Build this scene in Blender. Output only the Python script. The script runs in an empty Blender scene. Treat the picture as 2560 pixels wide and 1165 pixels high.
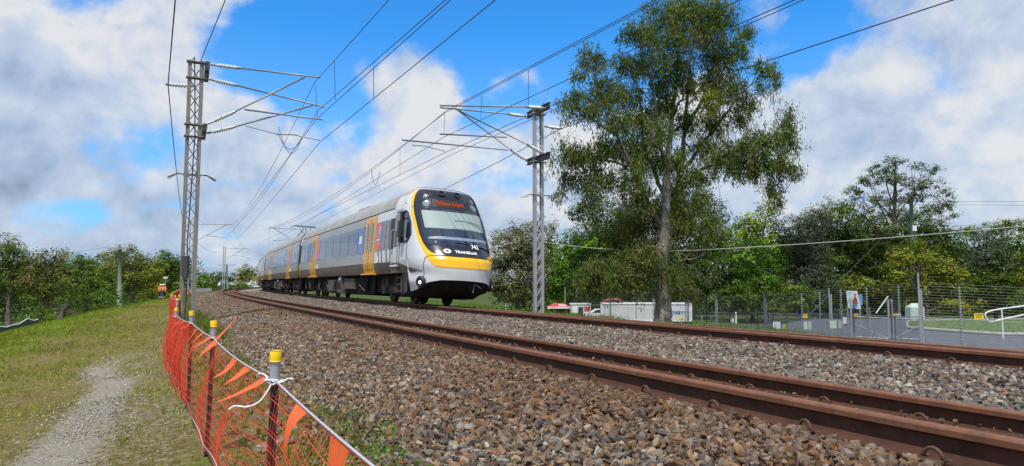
import bpy, bmesh, math, random
import numpy as np
from mathutils import Matrix, Vector
rng = np.random.default_rng(7)
random.seed(7)
C = bpy.context.scene.collection
S = bpy.context.scene
# ---------------------------------------------------------------- camera (at the origin, 0.67 m above the rail head)
F = 1650.0; PITCH = 0.07619
cam = bpy.data.cameras.new('camera'); cob = bpy.data.objects.new('camera', cam); C.objects.link(cob)
cam.sensor_width = 36; cam.lens = F / 2560 * 36; cam.clip_start = 0.05; cam.clip_end = 6000
cob.rotation_euler = (math.pi / 2 + PITCH, 0, 0); S.camera = cob
cp_, sp_ = math.cos(PITCH), math.sin(PITCH)
def ray(px, py, D):            # the point at distance D in front of the camera seen at photo pixel px, py
    u = (px - 1280) / F; v = (582.5 - py) / F
    d = np.array([u, cp_ - v * sp_, sp_ + v * cp_])
    return d * (D / d[1])
# ---------------------------------------------------------------- light
SUN_EL, SUN_AZ = math.radians(62), math.radians(190)
S.view_settings.view_transform = 'Standard'; S.view_settings.look = 'None'
S.view_settings.exposure = -0.24; S.view_settings.gamma = 1
sd = Vector((math.sin(SUN_AZ) * math.cos(SUN_EL), math.cos(SUN_AZ) * math.cos(SUN_EL), math.sin(SUN_EL)))
sl = bpy.data.lights.new('sun', 'SUN'); so = bpy.data.objects.new('sun', sl); C.objects.link(so)
sl.energy = 5.0; sl.angle = math.radians(0.55); sl.color = (1, .95, .87)
so.rotation_euler = sd.to_track_quat('Z', 'Y').to_euler()
W = bpy.data.worlds.new('World'); S.world = W; W.use_nodes = True
wt = W.node_tree; wt.nodes.clear()
class NT:
    def __init__(s, t): s.t = t
    def n(s, typ, ins=None, **kw):
        nd = s.t.nodes.new(typ)
        for k, v in kw.items(): setattr(nd, k, v)
        for k, v in (ins or {}).items():
            if isinstance(v, bpy.types.NodeSocket): s.t.links.new(v, nd.inputs[k])
            else: nd.inputs[k].default_value = v
        return nd
    def m(s, op, a, b=0.0, clamp=False):
        return s.n('ShaderNodeMath', {0: a, 1: b}, operation=op, use_clamp=clamp).outputs[0]
    def mix(s, f, a, b, blend='MIX'):
        nd = s.n('ShaderNodeMix', data_type='RGBA', blend_type=blend)
        for i, v in ((0, f), (6, a), (7, b)):
            if isinstance(v, bpy.types.NodeSocket): s.t.links.new(v, nd.inputs[i])
            else: nd.inputs[i].default_value = v if i == 0 else (*v[:3], 1)
        return nd.outputs[2]
    def ramp(s, f, pts):
        nd = s.n('ShaderNodeValToRGB', {0: f}); e = nd.color_ramp.elements
        while len(e) > 1: e.remove(e[-1])
        for i, (p, c) in enumerate(pts):
            el = e[0] if i == 0 else e.new(p)
            el.position = p; el.color = (*(c if hasattr(c, '__len__') else (c, c, c)), 1)
        return nd.outputs[0]
    def noise(s, vec, scale, detail=6, rough=.55, dist=0.0):
        return s.n('ShaderNodeTexNoise', {'Vector': vec, 'Scale': scale, 'Detail': detail, 'Roughness': rough, 'Distortion': dist}).outputs[0]
def make_sky():
    N = NT(wt)
    tc = N.n('ShaderNodeTexCoord').outputs['Generated']
    sky = N.n('ShaderNodeTexSky', sky_type='NISHITA', sun_disc=False, sun_elevation=SUN_EL, sun_rotation=SUN_AZ, air_density=1.0, dust_density=.6, ozone_density=2.5)
    blue = N.mix(1.0, sky.outputs[0], (.46, 1.75, 2.75), 'MULTIPLY')
    sep = N.n('ShaderNodeSeparateXYZ', {0: tc})
    den = N.m('ADD', N.m('MAXIMUM', sep.outputs[2], 0.0), .22)
    pv = N.n('ShaderNodeCombineXYZ', {0: N.m('DIVIDE', sep.outputs[0], den), 1: N.m('DIVIDE', sep.outputs[1], den), 2: 0.0}).outputs[0]
    warp = N.n('ShaderNodeTexNoise', {'Vector': tc, 'Scale': 4.0, 'Detail': 3.0})
    wv = N.n('ShaderNodeVectorMath', {0: warp.outputs['Color'], 1: (.5, .5, .5)}, operation='SUBTRACT').outputs[0]
    wv = N.n('ShaderNodeVectorMath', {0: wv, 3: .10}, operation='SCALE').outputs[0]
    dw = N.n('ShaderNodeVectorMath', {0: tc, 1: wv}, operation='ADD').outputs[0]
    dw = N.n('ShaderNodeVectorMath', {0: dw}, operation='NORMALIZE').outputs[0]
    def lobes(lst, acc):
        for px, py, r, wgt in lst:
            d = ray(px, py, 1.0); d = d / np.linalg.norm(d)
            dt = N.n('ShaderNodeVectorMath', {0: dw, 1: tuple(d)}, operation='DOT_PRODUCT').outputs['Value']
            a = r / F
            mr = N.n('ShaderNodeMapRange', {0: dt, 1: math.cos(a * 1.45), 2: math.cos(a * .35), 3: 0.0, 4: wgt}, interpolation_type='SMOOTHSTEP').outputs[0]
            acc = mr if acc is None else N.m('ADD', acc, mr)
        return acc
    big = N.noise(pv, 2.1, 7, .52)
    fine = N.noise(dw, 9.0, 7, .56)
    nz = N.m('ADD', N.m('MULTIPLY', big, .5), N.m('MULTIPLY', fine, .5))
    cover = lobes([(1400, 40, 200, -.62), (1200, 90, 130, -.50), (850, 40, 190, -.60), (700, 130, 130, -.55), (1560, 20, 200, -.60), (590, 110, 90, -.45), (780, 210, 70, -.25),
                   (1960, 60, 150, -.50), (2230, -10, 180, -.42), (1250, 365, 130, -.26), (1020, 20, 130, -.40), (2140, 350, 90, -.22), (330, 375, 90, -.26), (470, 350, 60, -.25), (230, 460, 150, -.24), (120, 500, 90, -.16), (430, 440, 90, -.15),
                   (700, 360, 70, -.12), (1150, 300, 70, -.08), (260, 40, 90, -.22), (560, 640, 120, -.12), (1560, 250, 200, -.12), (1620, 390, 120, -.18), (1900, 270, 70, -.12),
                   (1000, 130, 90, .42), (1060, 220, 90, .30), (820, 120, 40, .30), (700, 90, 60, .12), (1300, 160, 60, .24), (1480, 55, 60, .16), (480, 60, 110, .18), (300, 200, 220, .15), (60, 80, 200, .2), (40, 400, 120, .3), (2350, 190, 230, .34), (2130, 240, 120, .25), (2500, 60, 120, .25), (1650, 330, 150, .15)], None)
    lowc = N.n('ShaderNodeMapRange', {0: sep.outputs[2], 1: .18, 2: .34, 3: .24, 4: .0}).outputs[0]
    thr = N.m('ADD', N.m('ADD', N.m('ADD', cover, lowc), .66), N.m('MULTIPLY', N.m('SUBTRACT', nz, .5), 3.6))
    dens = N.n('ShaderNodeMapRange', {0: thr, 1: .24, 2: .78, 3: 0.0, 4: .94}, interpolation_type='SMOOTHSTEP').outputs[0]
    grey = lobes([(-10, 410, 80, .40), (150, 590, 200, .14), (420, 600, 220, .10), (0, 140, 120, .06), (640, 620, 260, .12), (2350, 200, 260, .10), (2000, 480, 240, .06), (200, 340, 120, .08)], None)
    n2 = N.noise(pv, 2.6, 6, .5)
    up = N.n('ShaderNodeVectorMath', {0: dw, 1: (0, 0, .030)}, operation='ADD').outputs[0]
    fine2 = N.noise(up, 9.0, 7, .56)
    g = N.m('ADD', N.m('ADD', grey, N.m('MULTIPLY', N.m('SUBTRACT', .5, n2), .6)), N.m('MULTIPLY', N.m('SUBTRACT', fine2, fine), 1.7))
    g = N.m('ADD', g, .15, True)
    ccol = N.ramp(g, [(0, (1.0, 1.0, 1.0)), (.25, (.73, .825, .98)), (.55, (.52, .64, .84)), (1, (.30, .355, .45))])
    K = .1
    cc = N.mix(1.0, ccol, (1 / K * .95,) * 3, 'MULTIPLY')
    hz = N.n('ShaderNodeMapRange', {0: sep.outputs[2], 1: 0.02, 2: .36, 3: .62, 4: 0.0}).outputs[0]
    blue = N.mix(hz, blue, (4.4, 6.6, 10.2))
    out = N.mix(dens, blue, cc)
    bg = N.n('ShaderNodeBackground', {0: out, 1: K})
    wo = N.n('ShaderNodeOutputWorld'); wt.links.new(bg.outputs[0], wo.inputs[0])
make_sky()
# ---------------------------------------------------------------- materials
def new_mat(name):
    m = bpy.data.materials.new(name); m.use_nodes = True; m.node_tree.nodes.clear(); return m, NT(m.node_tree)
def finish(N, bsdf):
    o = N.n('ShaderNodeOutputMaterial'); N.t.links.new(bsdf, o.inputs[0])
def mat(name, col, rough=.6, metal=0.0, var=.15, scale=6.0, bump=0.0, col2=None, attr=False, coat=0.0, spec=.5, stretch=None, thr=(.4, .65)):
    m, N = new_mat(name)
    tc = N.n('ShaderNodeTexCoord').outputs['Object']
    if stretch: tc = N.n('ShaderNodeVectorMath', {0: tc, 1: stretch}, operation='MULTIPLY').outputs[0]
    nz = N.noise(tc, scale, 6, .6)
    nz2 = N.noise(tc, scale * 5.3, 4, .6)
    f = N.m('ADD', N.m('MULTIPLY', nz, .65), N.m('MULTIPLY', nz2, .35))
    base = N.n('ShaderNodeAttribute', attribute_name='col').outputs['Color'] if attr else None
    if base is None:
        c1 = col; c2 = col2 or tuple(c * .6 for c in col)
        base = N.mix(N.ramp(f, [(thr[0], 0.0), (thr[1], 1.0)]), c1, c2) if col2 else None
        if base is None:
            base = N.ramp(f, [(.3, tuple(c * (1 - var) for c in col)), (.7, tuple(min(1, c * (1 + var)) for c in col))])
    else:
        base = N.mix(1.0, base, N.ramp(f, [(.3, (1 - var,) * 3), (.7, (1 + var,) * 3)]), 'MULTIPLY')
    rg = N.m('ADD', rough - .08, N.m('MULTIPLY', f, .16), True)
    ins = {'Base Color': base, 'Roughness': rg, 'Metallic': metal, 'Coat Weight': coat, 'Specular IOR Level': spec}
    if bump:
        ins['Normal'] = N.n('ShaderNodeBump', {'Height': f, 'Strength': min(1.0, bump), 'Distance': .02}).outputs[0]
    b = N.n('ShaderNodeBsdfPrincipled', ins)
    finish(N, b.outputs[0]); return m
def leaf_mat(name, trans=.22, rough=.5):
    m, N = new_mat(name)
    a = N.n('ShaderNodeAttribute', attribute_name='col').outputs['Color']
    p = N.n('ShaderNodeBsdfPrincipled', {'Base Color': a, 'Roughness': rough, 'Specular IOR Level': .04})
    t = N.n('ShaderNodeBsdfTranslucent', {0: N.mix(1.0, a, (1.25, 1.35, .6), 'MULTIPLY')})
    x = N.n('ShaderNodeMixShader', {0: trans, 1: p.outputs[0], 2: t.outputs[0]})
    finish(N, x.outputs[0]); return m
def emit_mat(name, col, k):
    m, N = new_mat(name)
    finish(N, N.n('ShaderNodeEmission', {0: (*col, 1), 1: k}).outputs[0]); return m
M = {}
M['leaf'] = leaf_mat('leaf'); M['grass'] = leaf_mat('grass_blade', .3, .6)
M['bark'] = mat('pale_bark', (.29, .26, .225), .85, col2=(.10, .065, .045), scale=1.2, bump=.5, stretch=(1.6, 1.6, .45))
M['bark_dark'] = mat('dark_bark', (.11, .085, .065), .9, col2=(.05, .04, .03), scale=2, bump=.5)
M['bark_grey'] = mat('grey_bark', (.15, .13, .105), .9, col2=(.08, .062, .05), scale=2, bump=.4)
M['stone'] = mat('ballast_stone', (.3, .3, .3), .9, attr=True, var=.28, scale=22, bump=.5, spec=.25)
M['rust'] = mat('rusty_rail_shaded', (.088, .037, .022), .82, col2=(.046, .021, .014), scale=5, bump=.12, spec=.3)  # web and foot rust, darkened in colour to carry the shade under the head
M['rusthead'] = mat('rail_head', (.205, .088, .046), .62, col2=(.12, .05, .028), scale=9, bump=.06, spec=.4)
M['clip'] = mat('rusty_clip', (.12, .055, .032), .8, col2=(.06, .03, .02), scale=30)
M['galv'] = mat('galvanised_steel', (.36, .38, .40), .55, metal=.35, var=.15, scale=4)
M['galv_brown'] = mat('weathered_steel', (.25, .24, .225), .65, metal=.2, col2=(.17, .145, .12), scale=3)
M['darksteel'] = mat('dark_steel', (.045, .045, .05), .6)
M['tube'] = mat('grey_tube', (.30, .31, .32), .5, metal=.3)
M['porcelain'] = mat('insulator_glaze', (.62, .64, .64), .3, coat=.4, var=.06)
M['wire'] = mat('dark_wire', (.035, .038, .045), .6)
M['cable'] = mat('pale_cable', (.38, .37, .33), .7)
M['orange'] = mat('orange_plastic', (.68, .048, .014), .55, var=.12, scale=3)
M['flag'] = leaf_mat('orange_flag_film', .4, .45)
M['rope'] = mat('white_rope', (.42, .44, .49), .8, col2=(.25, .32, .42), scale=60, thr=(.5, .7))
M['black'] = mat('black_plastic', (.018, .018, .02), .5)
M['yellow'] = mat('yellow_plastic', (.88, .60, .01), .45, var=.05)
M['tape'] = mat('silver_tape', (.42, .44, .47), .4, metal=.4, scale=20)
M['white'] = mat('white_paint', (.72, .74, .74), .5, var=.06)
M['timber'] = mat('weathered_timber', (.33, .31, .27), .85, scale=3, stretch=(6, 6, .6))
M['green_pole'] = mat('green_treated_pole', (.20, .27, .21), .8, col2=(.13, .17, .13), scale=2, stretch=(5, 5, .5))
# ---------------------------------------------------------------- mesh builder
def unit(v): v = np.asarray(v, float); return v / (np.linalg.norm(v) + 1e-12)
class B:
    def __init__(s): s.v = []; s.f = []; s.n = 0; s.c = []
    def add(s, V, faces, m=0, col=None):
        V = np.asarray(V, float).reshape(-1, 3)
        for fa in (faces if isinstance(faces, list) else [faces]):
            fa = np.asarray(fa, int)
            if fa.size: s.f.append((fa + s.n, m))
        s.v.append(V); s.n += len(V)
        s.c.append(np.broadcast_to(np.asarray(col if col is not None else (.5, .5, .5), float), (len(V), 3)))
        return s
    def grid(s, A, m=0, col=None, closed=False, flip=False):
        a, b = A.shape[:2]; I = np.arange(a * b).reshape(a, b)
        if closed: I = np.concatenate([I, I[:, :1]], 1)
        q = np.stack([I[:-1, :-1], I[:-1, 1:], I[1:, 1:], I[1:, :-1]], -1).reshape(-1, 4)
        if flip: q = q[:, ::-1]
        return s.add(A.reshape(-1, 3), q, m, None if col is None else (np.asarray(col).reshape(-1, 3) if np.ndim(col) > 1 else col))
    def tube(s, pts, r, n=6, m=0, cap=True, col=None):
        P_ = np.asarray(pts, float); k = len(P_); R = np.broadcast_to(np.asarray(r, float), (k,))
        T = np.gradient(P_, axis=0); T /= np.linalg.norm(T, axis=1)[:, None] + 1e-12
        u = np.cross(T[0], (0, 0, 1)) if abs(T[0][2]) < .95 else np.cross(T[0], (1, 0, 0))
        U = []
        for t in T:
            u = u - t * (u @ t); u = unit(u); U.append(u)
        U = np.array(U); Vv = np.cross(T, U)
        an = np.arange(n) * 2 * np.pi / n
        A = P_[:, None] + R[:, None, None] * (np.cos(an)[None, :, None] * U[:, None] + np.sin(an)[None, :, None] * Vv[:, None])
        n0 = s.n
        s.grid(A, m, col, closed=True)
        if cap and n > 2:
            s.f.append((np.array([np.arange(n)[::1] + n0]), m)); s.f.append((np.array([np.arange(n)[::-1] + n0 + (k - 1) * n]), m))
        return s
    def box(s, c, size, m=0, R=None, col=None):
        h = np.asarray(size, float) / 2
        V = np.array([(x, y, z) for x in (-1, 1) for y in (-1, 1) for z in (-1, 1)]) * h
        if R is not None: V = V @ np.asarray(R).T
        return s.add(V + np.asarray(c), [np.array([(0, 1, 3, 2), (4, 6, 7, 5), (0, 4, 5, 1), (2, 3, 7, 6), (0, 2, 6, 4), (1, 5, 7, 3)])], m, col)
    def beam(s, a, b, wd, ht, m=0, up=(0, 0, 1), col=None):
        a = np.asarray(a, float); b = np.asarray(b, float); t = unit(b - a); x = np.cross(t, up)
        x = unit(x) if np.linalg.norm(x) > 1e-6 else np.array((1., 0, 0)); y = np.cross(x, t)
        return s.box((a + b) / 2, (wd, np.linalg.norm(b - a), ht), m, np.stack([x, t, y], 1), col)
    def prism(s, prof, h, m=0, M4=None):
        prof = np.asarray(prof, float); k = len(prof)
        V = np.concatenate([np.c_[prof, np.zeros(k)], np.c_[prof, np.full(k, h)]])
        if M4 is not None: V = V @ np.asarray(M4)[:3, :3].T + np.asarray(M4)[:3, 3]
        i = np.arange(k); q = np.stack([i, (i + 1) % k, (i + 1) % k + k, i + k], 1)
        return s.add(V, [q, np.array([i[::-1]]), np.array([i + k])], m)
    def build(s, name, mats, parent=None, smooth=False, colors=False, origin=None):
        V = np.concatenate(s.v) if s.v else np.zeros((0, 3))
        rt = parent
        while rt is not None and rt.parent is not None: rt = rt.parent
        if origin is None and rt is not None and rt.get('world_parts'): origin = Vector(rt.location)
        if origin is not None: V = V - np.asarray(origin)
        me = bpy.data.meshes.new(name)
        me.vertices.add(len(V)); me.vertices.foreach_set('co', V.astype(np.float32).ravel())
        loops = np.concatenate([f.ravel() for f, _ in s.f]); tot = np.concatenate([np.full(len(f), f.shape[1]) for f, _ in s.f])
        mi = np.concatenate([np.full(len(f), m) for f, m in s.f])
        me.loops.add(len(loops)); me.loops.foreach_set('vertex_index', loops.astype(np.int32))
        me.polygons.add(len(tot)); st = np.concatenate([[0], np.cumsum(tot)[:-1]])
        me.polygons.foreach_set('loop_start', st.astype(np.int32)); me.polygons.foreach_set('material_index', mi.astype(np.int32))
        me.polygons.foreach_set('use_smooth', np.full(len(tot), bool(smooth)))
        mats = mats if isinstance(mats, (list, tuple)) else [mats]
        for mm in mats: me.materials.append(M[mm] if isinstance(mm, str) else mm)
        if colors:
            at = me.attributes.new('col', 'FLOAT_COLOR', 'POINT'); cc = np.concatenate(s.c)
            at.data.foreach_set('color', np.c_[cc, np.ones(len(cc))].astype(np.float32).ravel())
        me.update(calc_edges=True)
        o = bpy.data.objects.new(name, me); C.objects.link(o)
        if parent is not None: o.parent = parent
        elif origin is not None: o.location = origin
        return o
def empty(name, label, cat, loc=(0, 0, 0), group=None, world=True):
    o = bpy.data.objects.new(name, None); C.objects.link(o); o.location = Vector([float(x) for x in loc]); o.empty_display_size = .2
    tag(o, label, cat, group)
    if world: o['world_parts'] = 1
    return o
def tag(o, label=None, cat=None, group=None, kind=None):
    for k, v in (('label', label), ('category', cat), ('group', group), ('kind', kind)):
        if v: o[k] = v
    return o
def dup(o, parent=None):
    c = o.copy(); C.objects.link(c); c.parent = parent if parent else None
    for ch in list(o.children):
        dup(ch, c)
    return c
# ---------------------------------------------------------------- track geometry: s along the line, w across it (0 = nearest rail, + away)
TH, K1 = 2.05512, -3.2918e-5
HA, HC, CA, CC_, SP, G = .671, .687, .074, .068, 4.149, 1.14
SS = np.arange(-90, 420.01, .5)
KS = np.where(SS < 0, 0, np.where(SS < 165, K1 * SS, K1 * 165))
ANG = np.cumsum(KS) * .5; i0_ = np.argmin(abs(SS)); ANG = TH + ANG - ANG[i0_]
XX = np.cumsum(np.cos(ANG)) * .5; YY = np.cumsum(np.sin(ANG)) * .5
XX += 1.9303 - XX[i0_]; YY += 3.4181 - YY[i0_]
def ang(s): return np.interp(s, SS, ANG)
def P(s, w, z=0.0):
    a = ang(s); x = np.interp(s, SS, XX) + w * np.sin(a); y = np.interp(s, SS, YY) - w * np.cos(a)
    return np.stack(np.broadcast_arrays(x, y, np.asarray(z, float)), -1)
def sw(x, y):                   # inverse of P
    x = np.atleast_1d(x); y = np.atleast_1d(y); so_, wo_ = np.empty(len(x)), np.empty(len(x))
    for k in range(0, len(x), 4000):
        dx = x[k:k + 4000, None] - XX[None]; dy = y[k:k + 4000, None] - YY[None]
        i = np.argmin(dx * dx + dy * dy, 1); r = np.arange(len(i))
        ca, sa = np.cos(ANG[i]), np.sin(ANG[i])
        so_[k:k + 4000] = SS[i] + dx[r, i] * ca + dy[r, i] * sa; wo_[k:k + 4000] = dx[r, i] * sa - dy[r, i] * ca
    return so_, wo_
HW = np.array([-60, -30, -20, -14, -10.5, -8.6, -7.3, -5.5, -3.9, -3.0, -2.3, -.6, -.2, 1.3, 1.8, 2.6, 3.3, 4.0, 5.5, 6.3, 7.6, 9, 12, 18, 26, 34, 44, 60, 120])
HZ = np.array([-4.6, -4.0, -3.5, -2.9, -2.2, -1.62, -1.32, -1.20, -1.13, -1.09, -1.02, -.845, -.835, -.875, -.87, -.93, -.865, -.845, -.92, -.95, -1.2, -1.75, -2.0, -2.2, -2.65, -3.3, -4.9, -5.3, -5.6])
def H(s, w):
    z = np.interp(w, HW, HZ)
    lo = np.clip((-np.asarray(w) - 2.6) / 1.2, 0, 1)
    return z - lo * .0078 * np.clip(s, 0, 75)
def Hxy(x, y, s, w):            # the driveway apron beyond the fence corner lies a little higher than the slope round it
    sm = lambda t: np.clip(t, 0, 1) ** 2 * (3 - 2 * np.clip(t, 0, 1))
    k = sm((x - 16.5) / 5) * sm((y - 20) / 5) * sm((55 - y) / 9); z = H(s, w); return z + k * (np.maximum(z, -2.55) - z)
def gz(x, y):
    x = np.atleast_1d(np.asarray(x, float)); y = np.atleast_1d(np.asarray(y, float)); s, w = sw(x, y); return Hxy(x, y, s, w)
def smooth(pts, n=6):           # a curve through the points
    p = np.asarray(pts, float); q = np.concatenate([[2 * p[0] - p[1]], p, [2 * p[-1] - p[-2]]]); out = []
    for i in range(len(p) - 1):
        for t in np.arange(n) / n: a, b_, c, d = q[i:i + 4]; out.append(.5 * (2 * b_ + (c - a) * t + (2 * a - 5 * b_ + 4 * c - d) * t * t + (3 * b_ - a - 3 * c + d) * t ** 3))
    return np.array(out + [p[-1]])
# ---------------------------------------------------------------- setting: ground sheet, verge, track bed, road
def frac(x): return x - np.floor(x)
def vnoise(x, y, sc, seed=0):          # smooth value noise for height and colour variety
    x = np.asarray(x) * sc + seed * 17.3; y = np.asarray(y) * sc + seed * 9.1
    xi, yi = np.floor(x), np.floor(y); fx, fy = x - xi, y - yi
    fx = fx * fx * (3 - 2 * fx); fy = fy * fy * (3 - 2 * fy)
    h = lambda a, b: frac(np.sin(a * 127.1 + b * 311.7 + seed) * 43758.5453)
    return (h(xi, yi) * (1 - fx) + h(xi + 1, yi) * fx) * (1 - fy) + (h(xi, yi + 1) * (1 - fx) + h(xi + 1, yi + 1) * fx) * fy
def ground_mat():
    m, N = new_mat('far_ground')
    tc = N.n('ShaderNodeTexCoord').outputs['Object']
    a = N.noise(tc, .35, 8, .65); b = N.noise(tc, 9.0, 5, .7)
    f = N.m('ADD', N.m('MULTIPLY', a, .6), N.m('MULTIPLY', b, .4))
    c = N.ramp(f, [(.3, (.028, .045, .012)), (.5, (.06, .09, .02)), (.62, (.11, .10, .04)), (.75, (.13, .10, .06))])
    finish(N, N.n('ShaderNodeBsdfPrincipled', {'Base Color': c, 'Roughness': .95, 'Specular IOR Level': .1, 'Normal': N.n('ShaderNodeBump', {'Height': b, 'Strength': .6, 'Distance': .05}).outputs[0]}).outputs[0])
    return m
def verge_mat():
    m, N = new_mat('verge_soil')
    tc = N.n('ShaderNodeTexCoord').outputs['Object']
    g = N.n('ShaderNodeAttribute', attribute_name='col')       # red = share of bare gravel, green = share of green turf
    sp = N.n('ShaderNodeSeparateColor', {0: g.outputs['Color']})
    n1 = N.noise(tc, 1.1, 6, .65); n2 = N.noise(tc, 16.0, 5, .7); n3 = N.noise(tc, 75.0, 5, .75)
    soil = N.ramp(N.m('ADD', N.m('MULTIPLY', n2, .5), N.m('MULTIPLY', n3, .5)), [(.34, (.035, .028, .010)), (.47, (.13, .105, .035)), (.56, (.22, .18, .055)), (.68, (.40, .33, .17))])
    green = N.ramp(N.m('ADD', N.m('MULTIPLY', n2, .5), N.m('MULTIPLY', n3, .5)), [(.36, (.035, .06, .006)), (.5, (.13, .18, .012)), (.66, (.30, .36, .03))])
    grav = N.ramp(n3, [(.33, (.10, .085, .065)), (.5, (.27, .24, .195)), (.66, (.44, .40, .34))])
    fg = N.n('ShaderNodeMapRange', {0: N.m('ADD', sp.outputs[1], N.m('MULTIPLY', N.m('SUBTRACT', n1, .5), 1.6)), 1: .3, 2: .7}).outputs[0]
    fr = N.n('ShaderNodeMapRange', {0: N.m('ADD', sp.outputs[0], N.m('MULTIPLY', N.m('SUBTRACT', n2, .5), 1.3)), 1: .38, 2: .62}).outputs[0]
    c = N.mix(fr, N.mix(fg, soil, green), grav)
    finish(N, N.n('ShaderNodeBsdfPrincipled', {'Base Color': c, 'Roughness': .95, 'Specular IOR Level': .15, 'Normal': N.n('ShaderNodeBump', {'Height': n3, 'Strength': .9, 'Distance': .015}).outputs[0]}).outputs[0])
    return m
def bed_mat():
    m, N = new_mat('ballast_bed')
    tc = N.n('ShaderNodeTexCoord').outputs['Object']
    g = N.n('ShaderNodeSeparateColor', {0: N.n('ShaderNodeAttribute', attribute_name='col').outputs['Color']}).outputs[0]   # red = rust share
    v = N.n('ShaderNodeTexVoronoi', {'Vector': tc, 'Scale': 20.0}, feature='F1')
    n1 = N.noise(tc, 3.0, 6, .6)
    st = N.ramp(N.n('ShaderNodeSeparateColor', {0: v.outputs['Color']}).outputs[0], [(0, (.10, .085, .07)), (.35, (.20, .16, .12)), (.7, (.28, .25, .21)), (1, (.36, .33, .29))])
    ru = N.ramp(N.noise(tc, 30.0, 5, .7), [(.3, (.07, .032, .014)), (.7, (.16, .075, .034))])
    f = N.n('ShaderNodeMapRange', {0: N.m('ADD', g, N.m('MULTIPLY', N.m('SUBTRACT', n1, .5), .9)), 1: .3, 2: .75}).outputs[0]
    c = N.mix(f, st, ru)
    finish(N, N.n('ShaderNodeBsdfPrincipled', {'Base Color': c, 'Roughness': .95, 'Specular IOR Level': .15, 'Normal': N.n('ShaderNodeBump', {'Height': v.outputs['Distance'], 'Strength': 1.0, 'Distance': .03}, invert=True).outputs[0]}).outputs[0])
    return m
def axis(spans):
    out = []
    for a, b, st in spans: out.append(np.arange(a, b, st))
    return np.concatenate(out + [[spans[-1][1]]])
def setting():
    xs = axis([(-3000, -400, 260), (-400, -120, 20), (-120, -30, 3), (-30, 66, 1.2), (66, 120, 4), (120, 400, 20), (400, 3000, 260)])
    ys = axis([(-300, -20, 20), (-20, 100, 1.2), (100, 180, 4), (180, 500, 20), (500, 4000, 250)])
    X, Y = np.meshgrid(xs, ys, indexing='ij'); s, w = sw(X.ravel(), Y.ravel())
    Z = Hxy(X.ravel(), Y.ravel(), s, w) - .03
    inb = (w > -9.3) & (w < 8.0); Z = np.where(inb, Z - .35, Z)
    far = np.hypot(X.ravel(), Y.ravel()); Z = np.where(far > 170, -5.2 + 0 * Z, Z)
    b = B(); b.grid(np.stack([X.ravel(), Y.ravel(), Z], -1).reshape(*X.shape, 3))
    tag(b.build('ground', ground_mat(), smooth=True), kind='structure')
    # verge with its worn gravel track
    s = axis([(-6, 20, .22), (20, 60, .6), (60, 150, 2)]); w = np.arange(-10.6, -2.0, .16)
    A, Wd = np.meshgrid(s, w, indexing='ij'); p = P(A.ravel(), Wd.ravel())
    z = H(A.ravel(), Wd.ravel()) + .03 * (vnoise(p[:, 0], p[:, 1], 1.3) - .5) + .015 * (vnoise(p[:, 0], p[:, 1], 5) - .5)
    p[:, 2] = z
    wr = Wd.ravel(); wob = wr + .55 * (vnoise(A.ravel(), wr * .3, .5, 2) - .5)
    gr = np.exp(-((wob + 3.95) / .27) ** 2) * np.interp(A.ravel(), [0, 8, 12, 25], [.88, .75, .25, .1]) + .42 * np.exp(-((wob + 3.3) / .42) ** 2) + .3 * np.exp(-((wob + 5.7) / .3) ** 2) * (A.ravel() < 8)
    tf = np.clip((-wob - 5.2) / 2.0, 0, 1) * .75 + .22
    b = B(); b.grid(p.reshape(*A.shape, 3), col=np.stack([gr, tf, gr * 0], -1))
    tag(b.build('verge', verge_mat(), smooth=True, colors=True), kind='structure')
    # ballast bed of both lines
    s = axis([(-8, 30, .3), (30, 260, 1.2)]); w = np.concatenate([np.arange(-2.75, 8.2, .2)])
    A, Wd = np.meshgrid(s, w, indexing='ij'); p = P(A.ravel(), Wd.ravel()); wr = Wd.ravel()
    p[:, 2] = H(A.ravel(), wr) + .035 * (vnoise(p[:, 0], p[:, 1], 3.1) - .5) - .012
    rust = np.interp(wr, [-2.6, -1.3, -.5, -.15, 1.2, 1.45, 1.75, 3.5, 4, 5.5], [.25, .45, .75, 1, 1, .9, .2, .2, .6, .9])
    rust = np.clip(rust + np.clip(A.ravel() - 14, 0, 20) / 60 * (wr < 1.3), 0, 1)
    b = B(); b.grid(p.reshape(*A.shape, 3), col=np.stack([rust, rust, rust], -1))
    tag(b.build('trackbed', bed_mat(), smooth=True, colors=True), kind='structure')
setting()
# ballast stones (nobody could count them)
def stone_shapes(n, k):
    out = []
    for _ in range(n):
        bm = bmesh.new()
        pts = rng.normal(size=(k, 3)); pts /= np.linalg.norm(pts, axis=1)[:, None]; pts *= rng.uniform(.75, 1.1, (k, 1)); pts *= (1, rng.uniform(.65, .95), rng.uniform(.5, .8))
        vs = [bm.verts.new(p) for p in pts]
        r = bmesh.ops.convex_hull(bm, input=vs)
        bmesh.ops.delete(bm, geom=[g for g in r['geom_interior'] if isinstance(g, bmesh.types.BMVert)], context='VERTS')
        bmesh.ops.triangulate(bm, faces=bm.faces[:])
        bm.verts.index_update()
        out.append((np.array([v.co[:] for v in bm.verts]), np.array([[v.index for v in f.verts] for f in bm.faces]))); bm.free()
    return out
def rand_rot(n, flat=1.0):
    q = rng.normal(size=(n, 4)); q[:, 1:3] *= flat; q /= np.linalg.norm(q, axis=1)[:, None]
    a, b_, c, d = q.T
    return np.stack([np.stack([1 - 2 * (c * c + d * d), 2 * (b_ * c - a * d), 2 * (b_ * d + a * c)], -1), np.stack([2 * (b_ * c + a * d), 1 - 2 * (b_ * b_ + d * d), 2 * (c * d - a * b_)], -1), np.stack([2 * (b_ * d - a * c), 2 * (c * d + a * b_), 1 - 2 * (b_ * b_ + c * c)], -1)], 1)
SHAPES = stone_shapes(14, 13)
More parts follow.
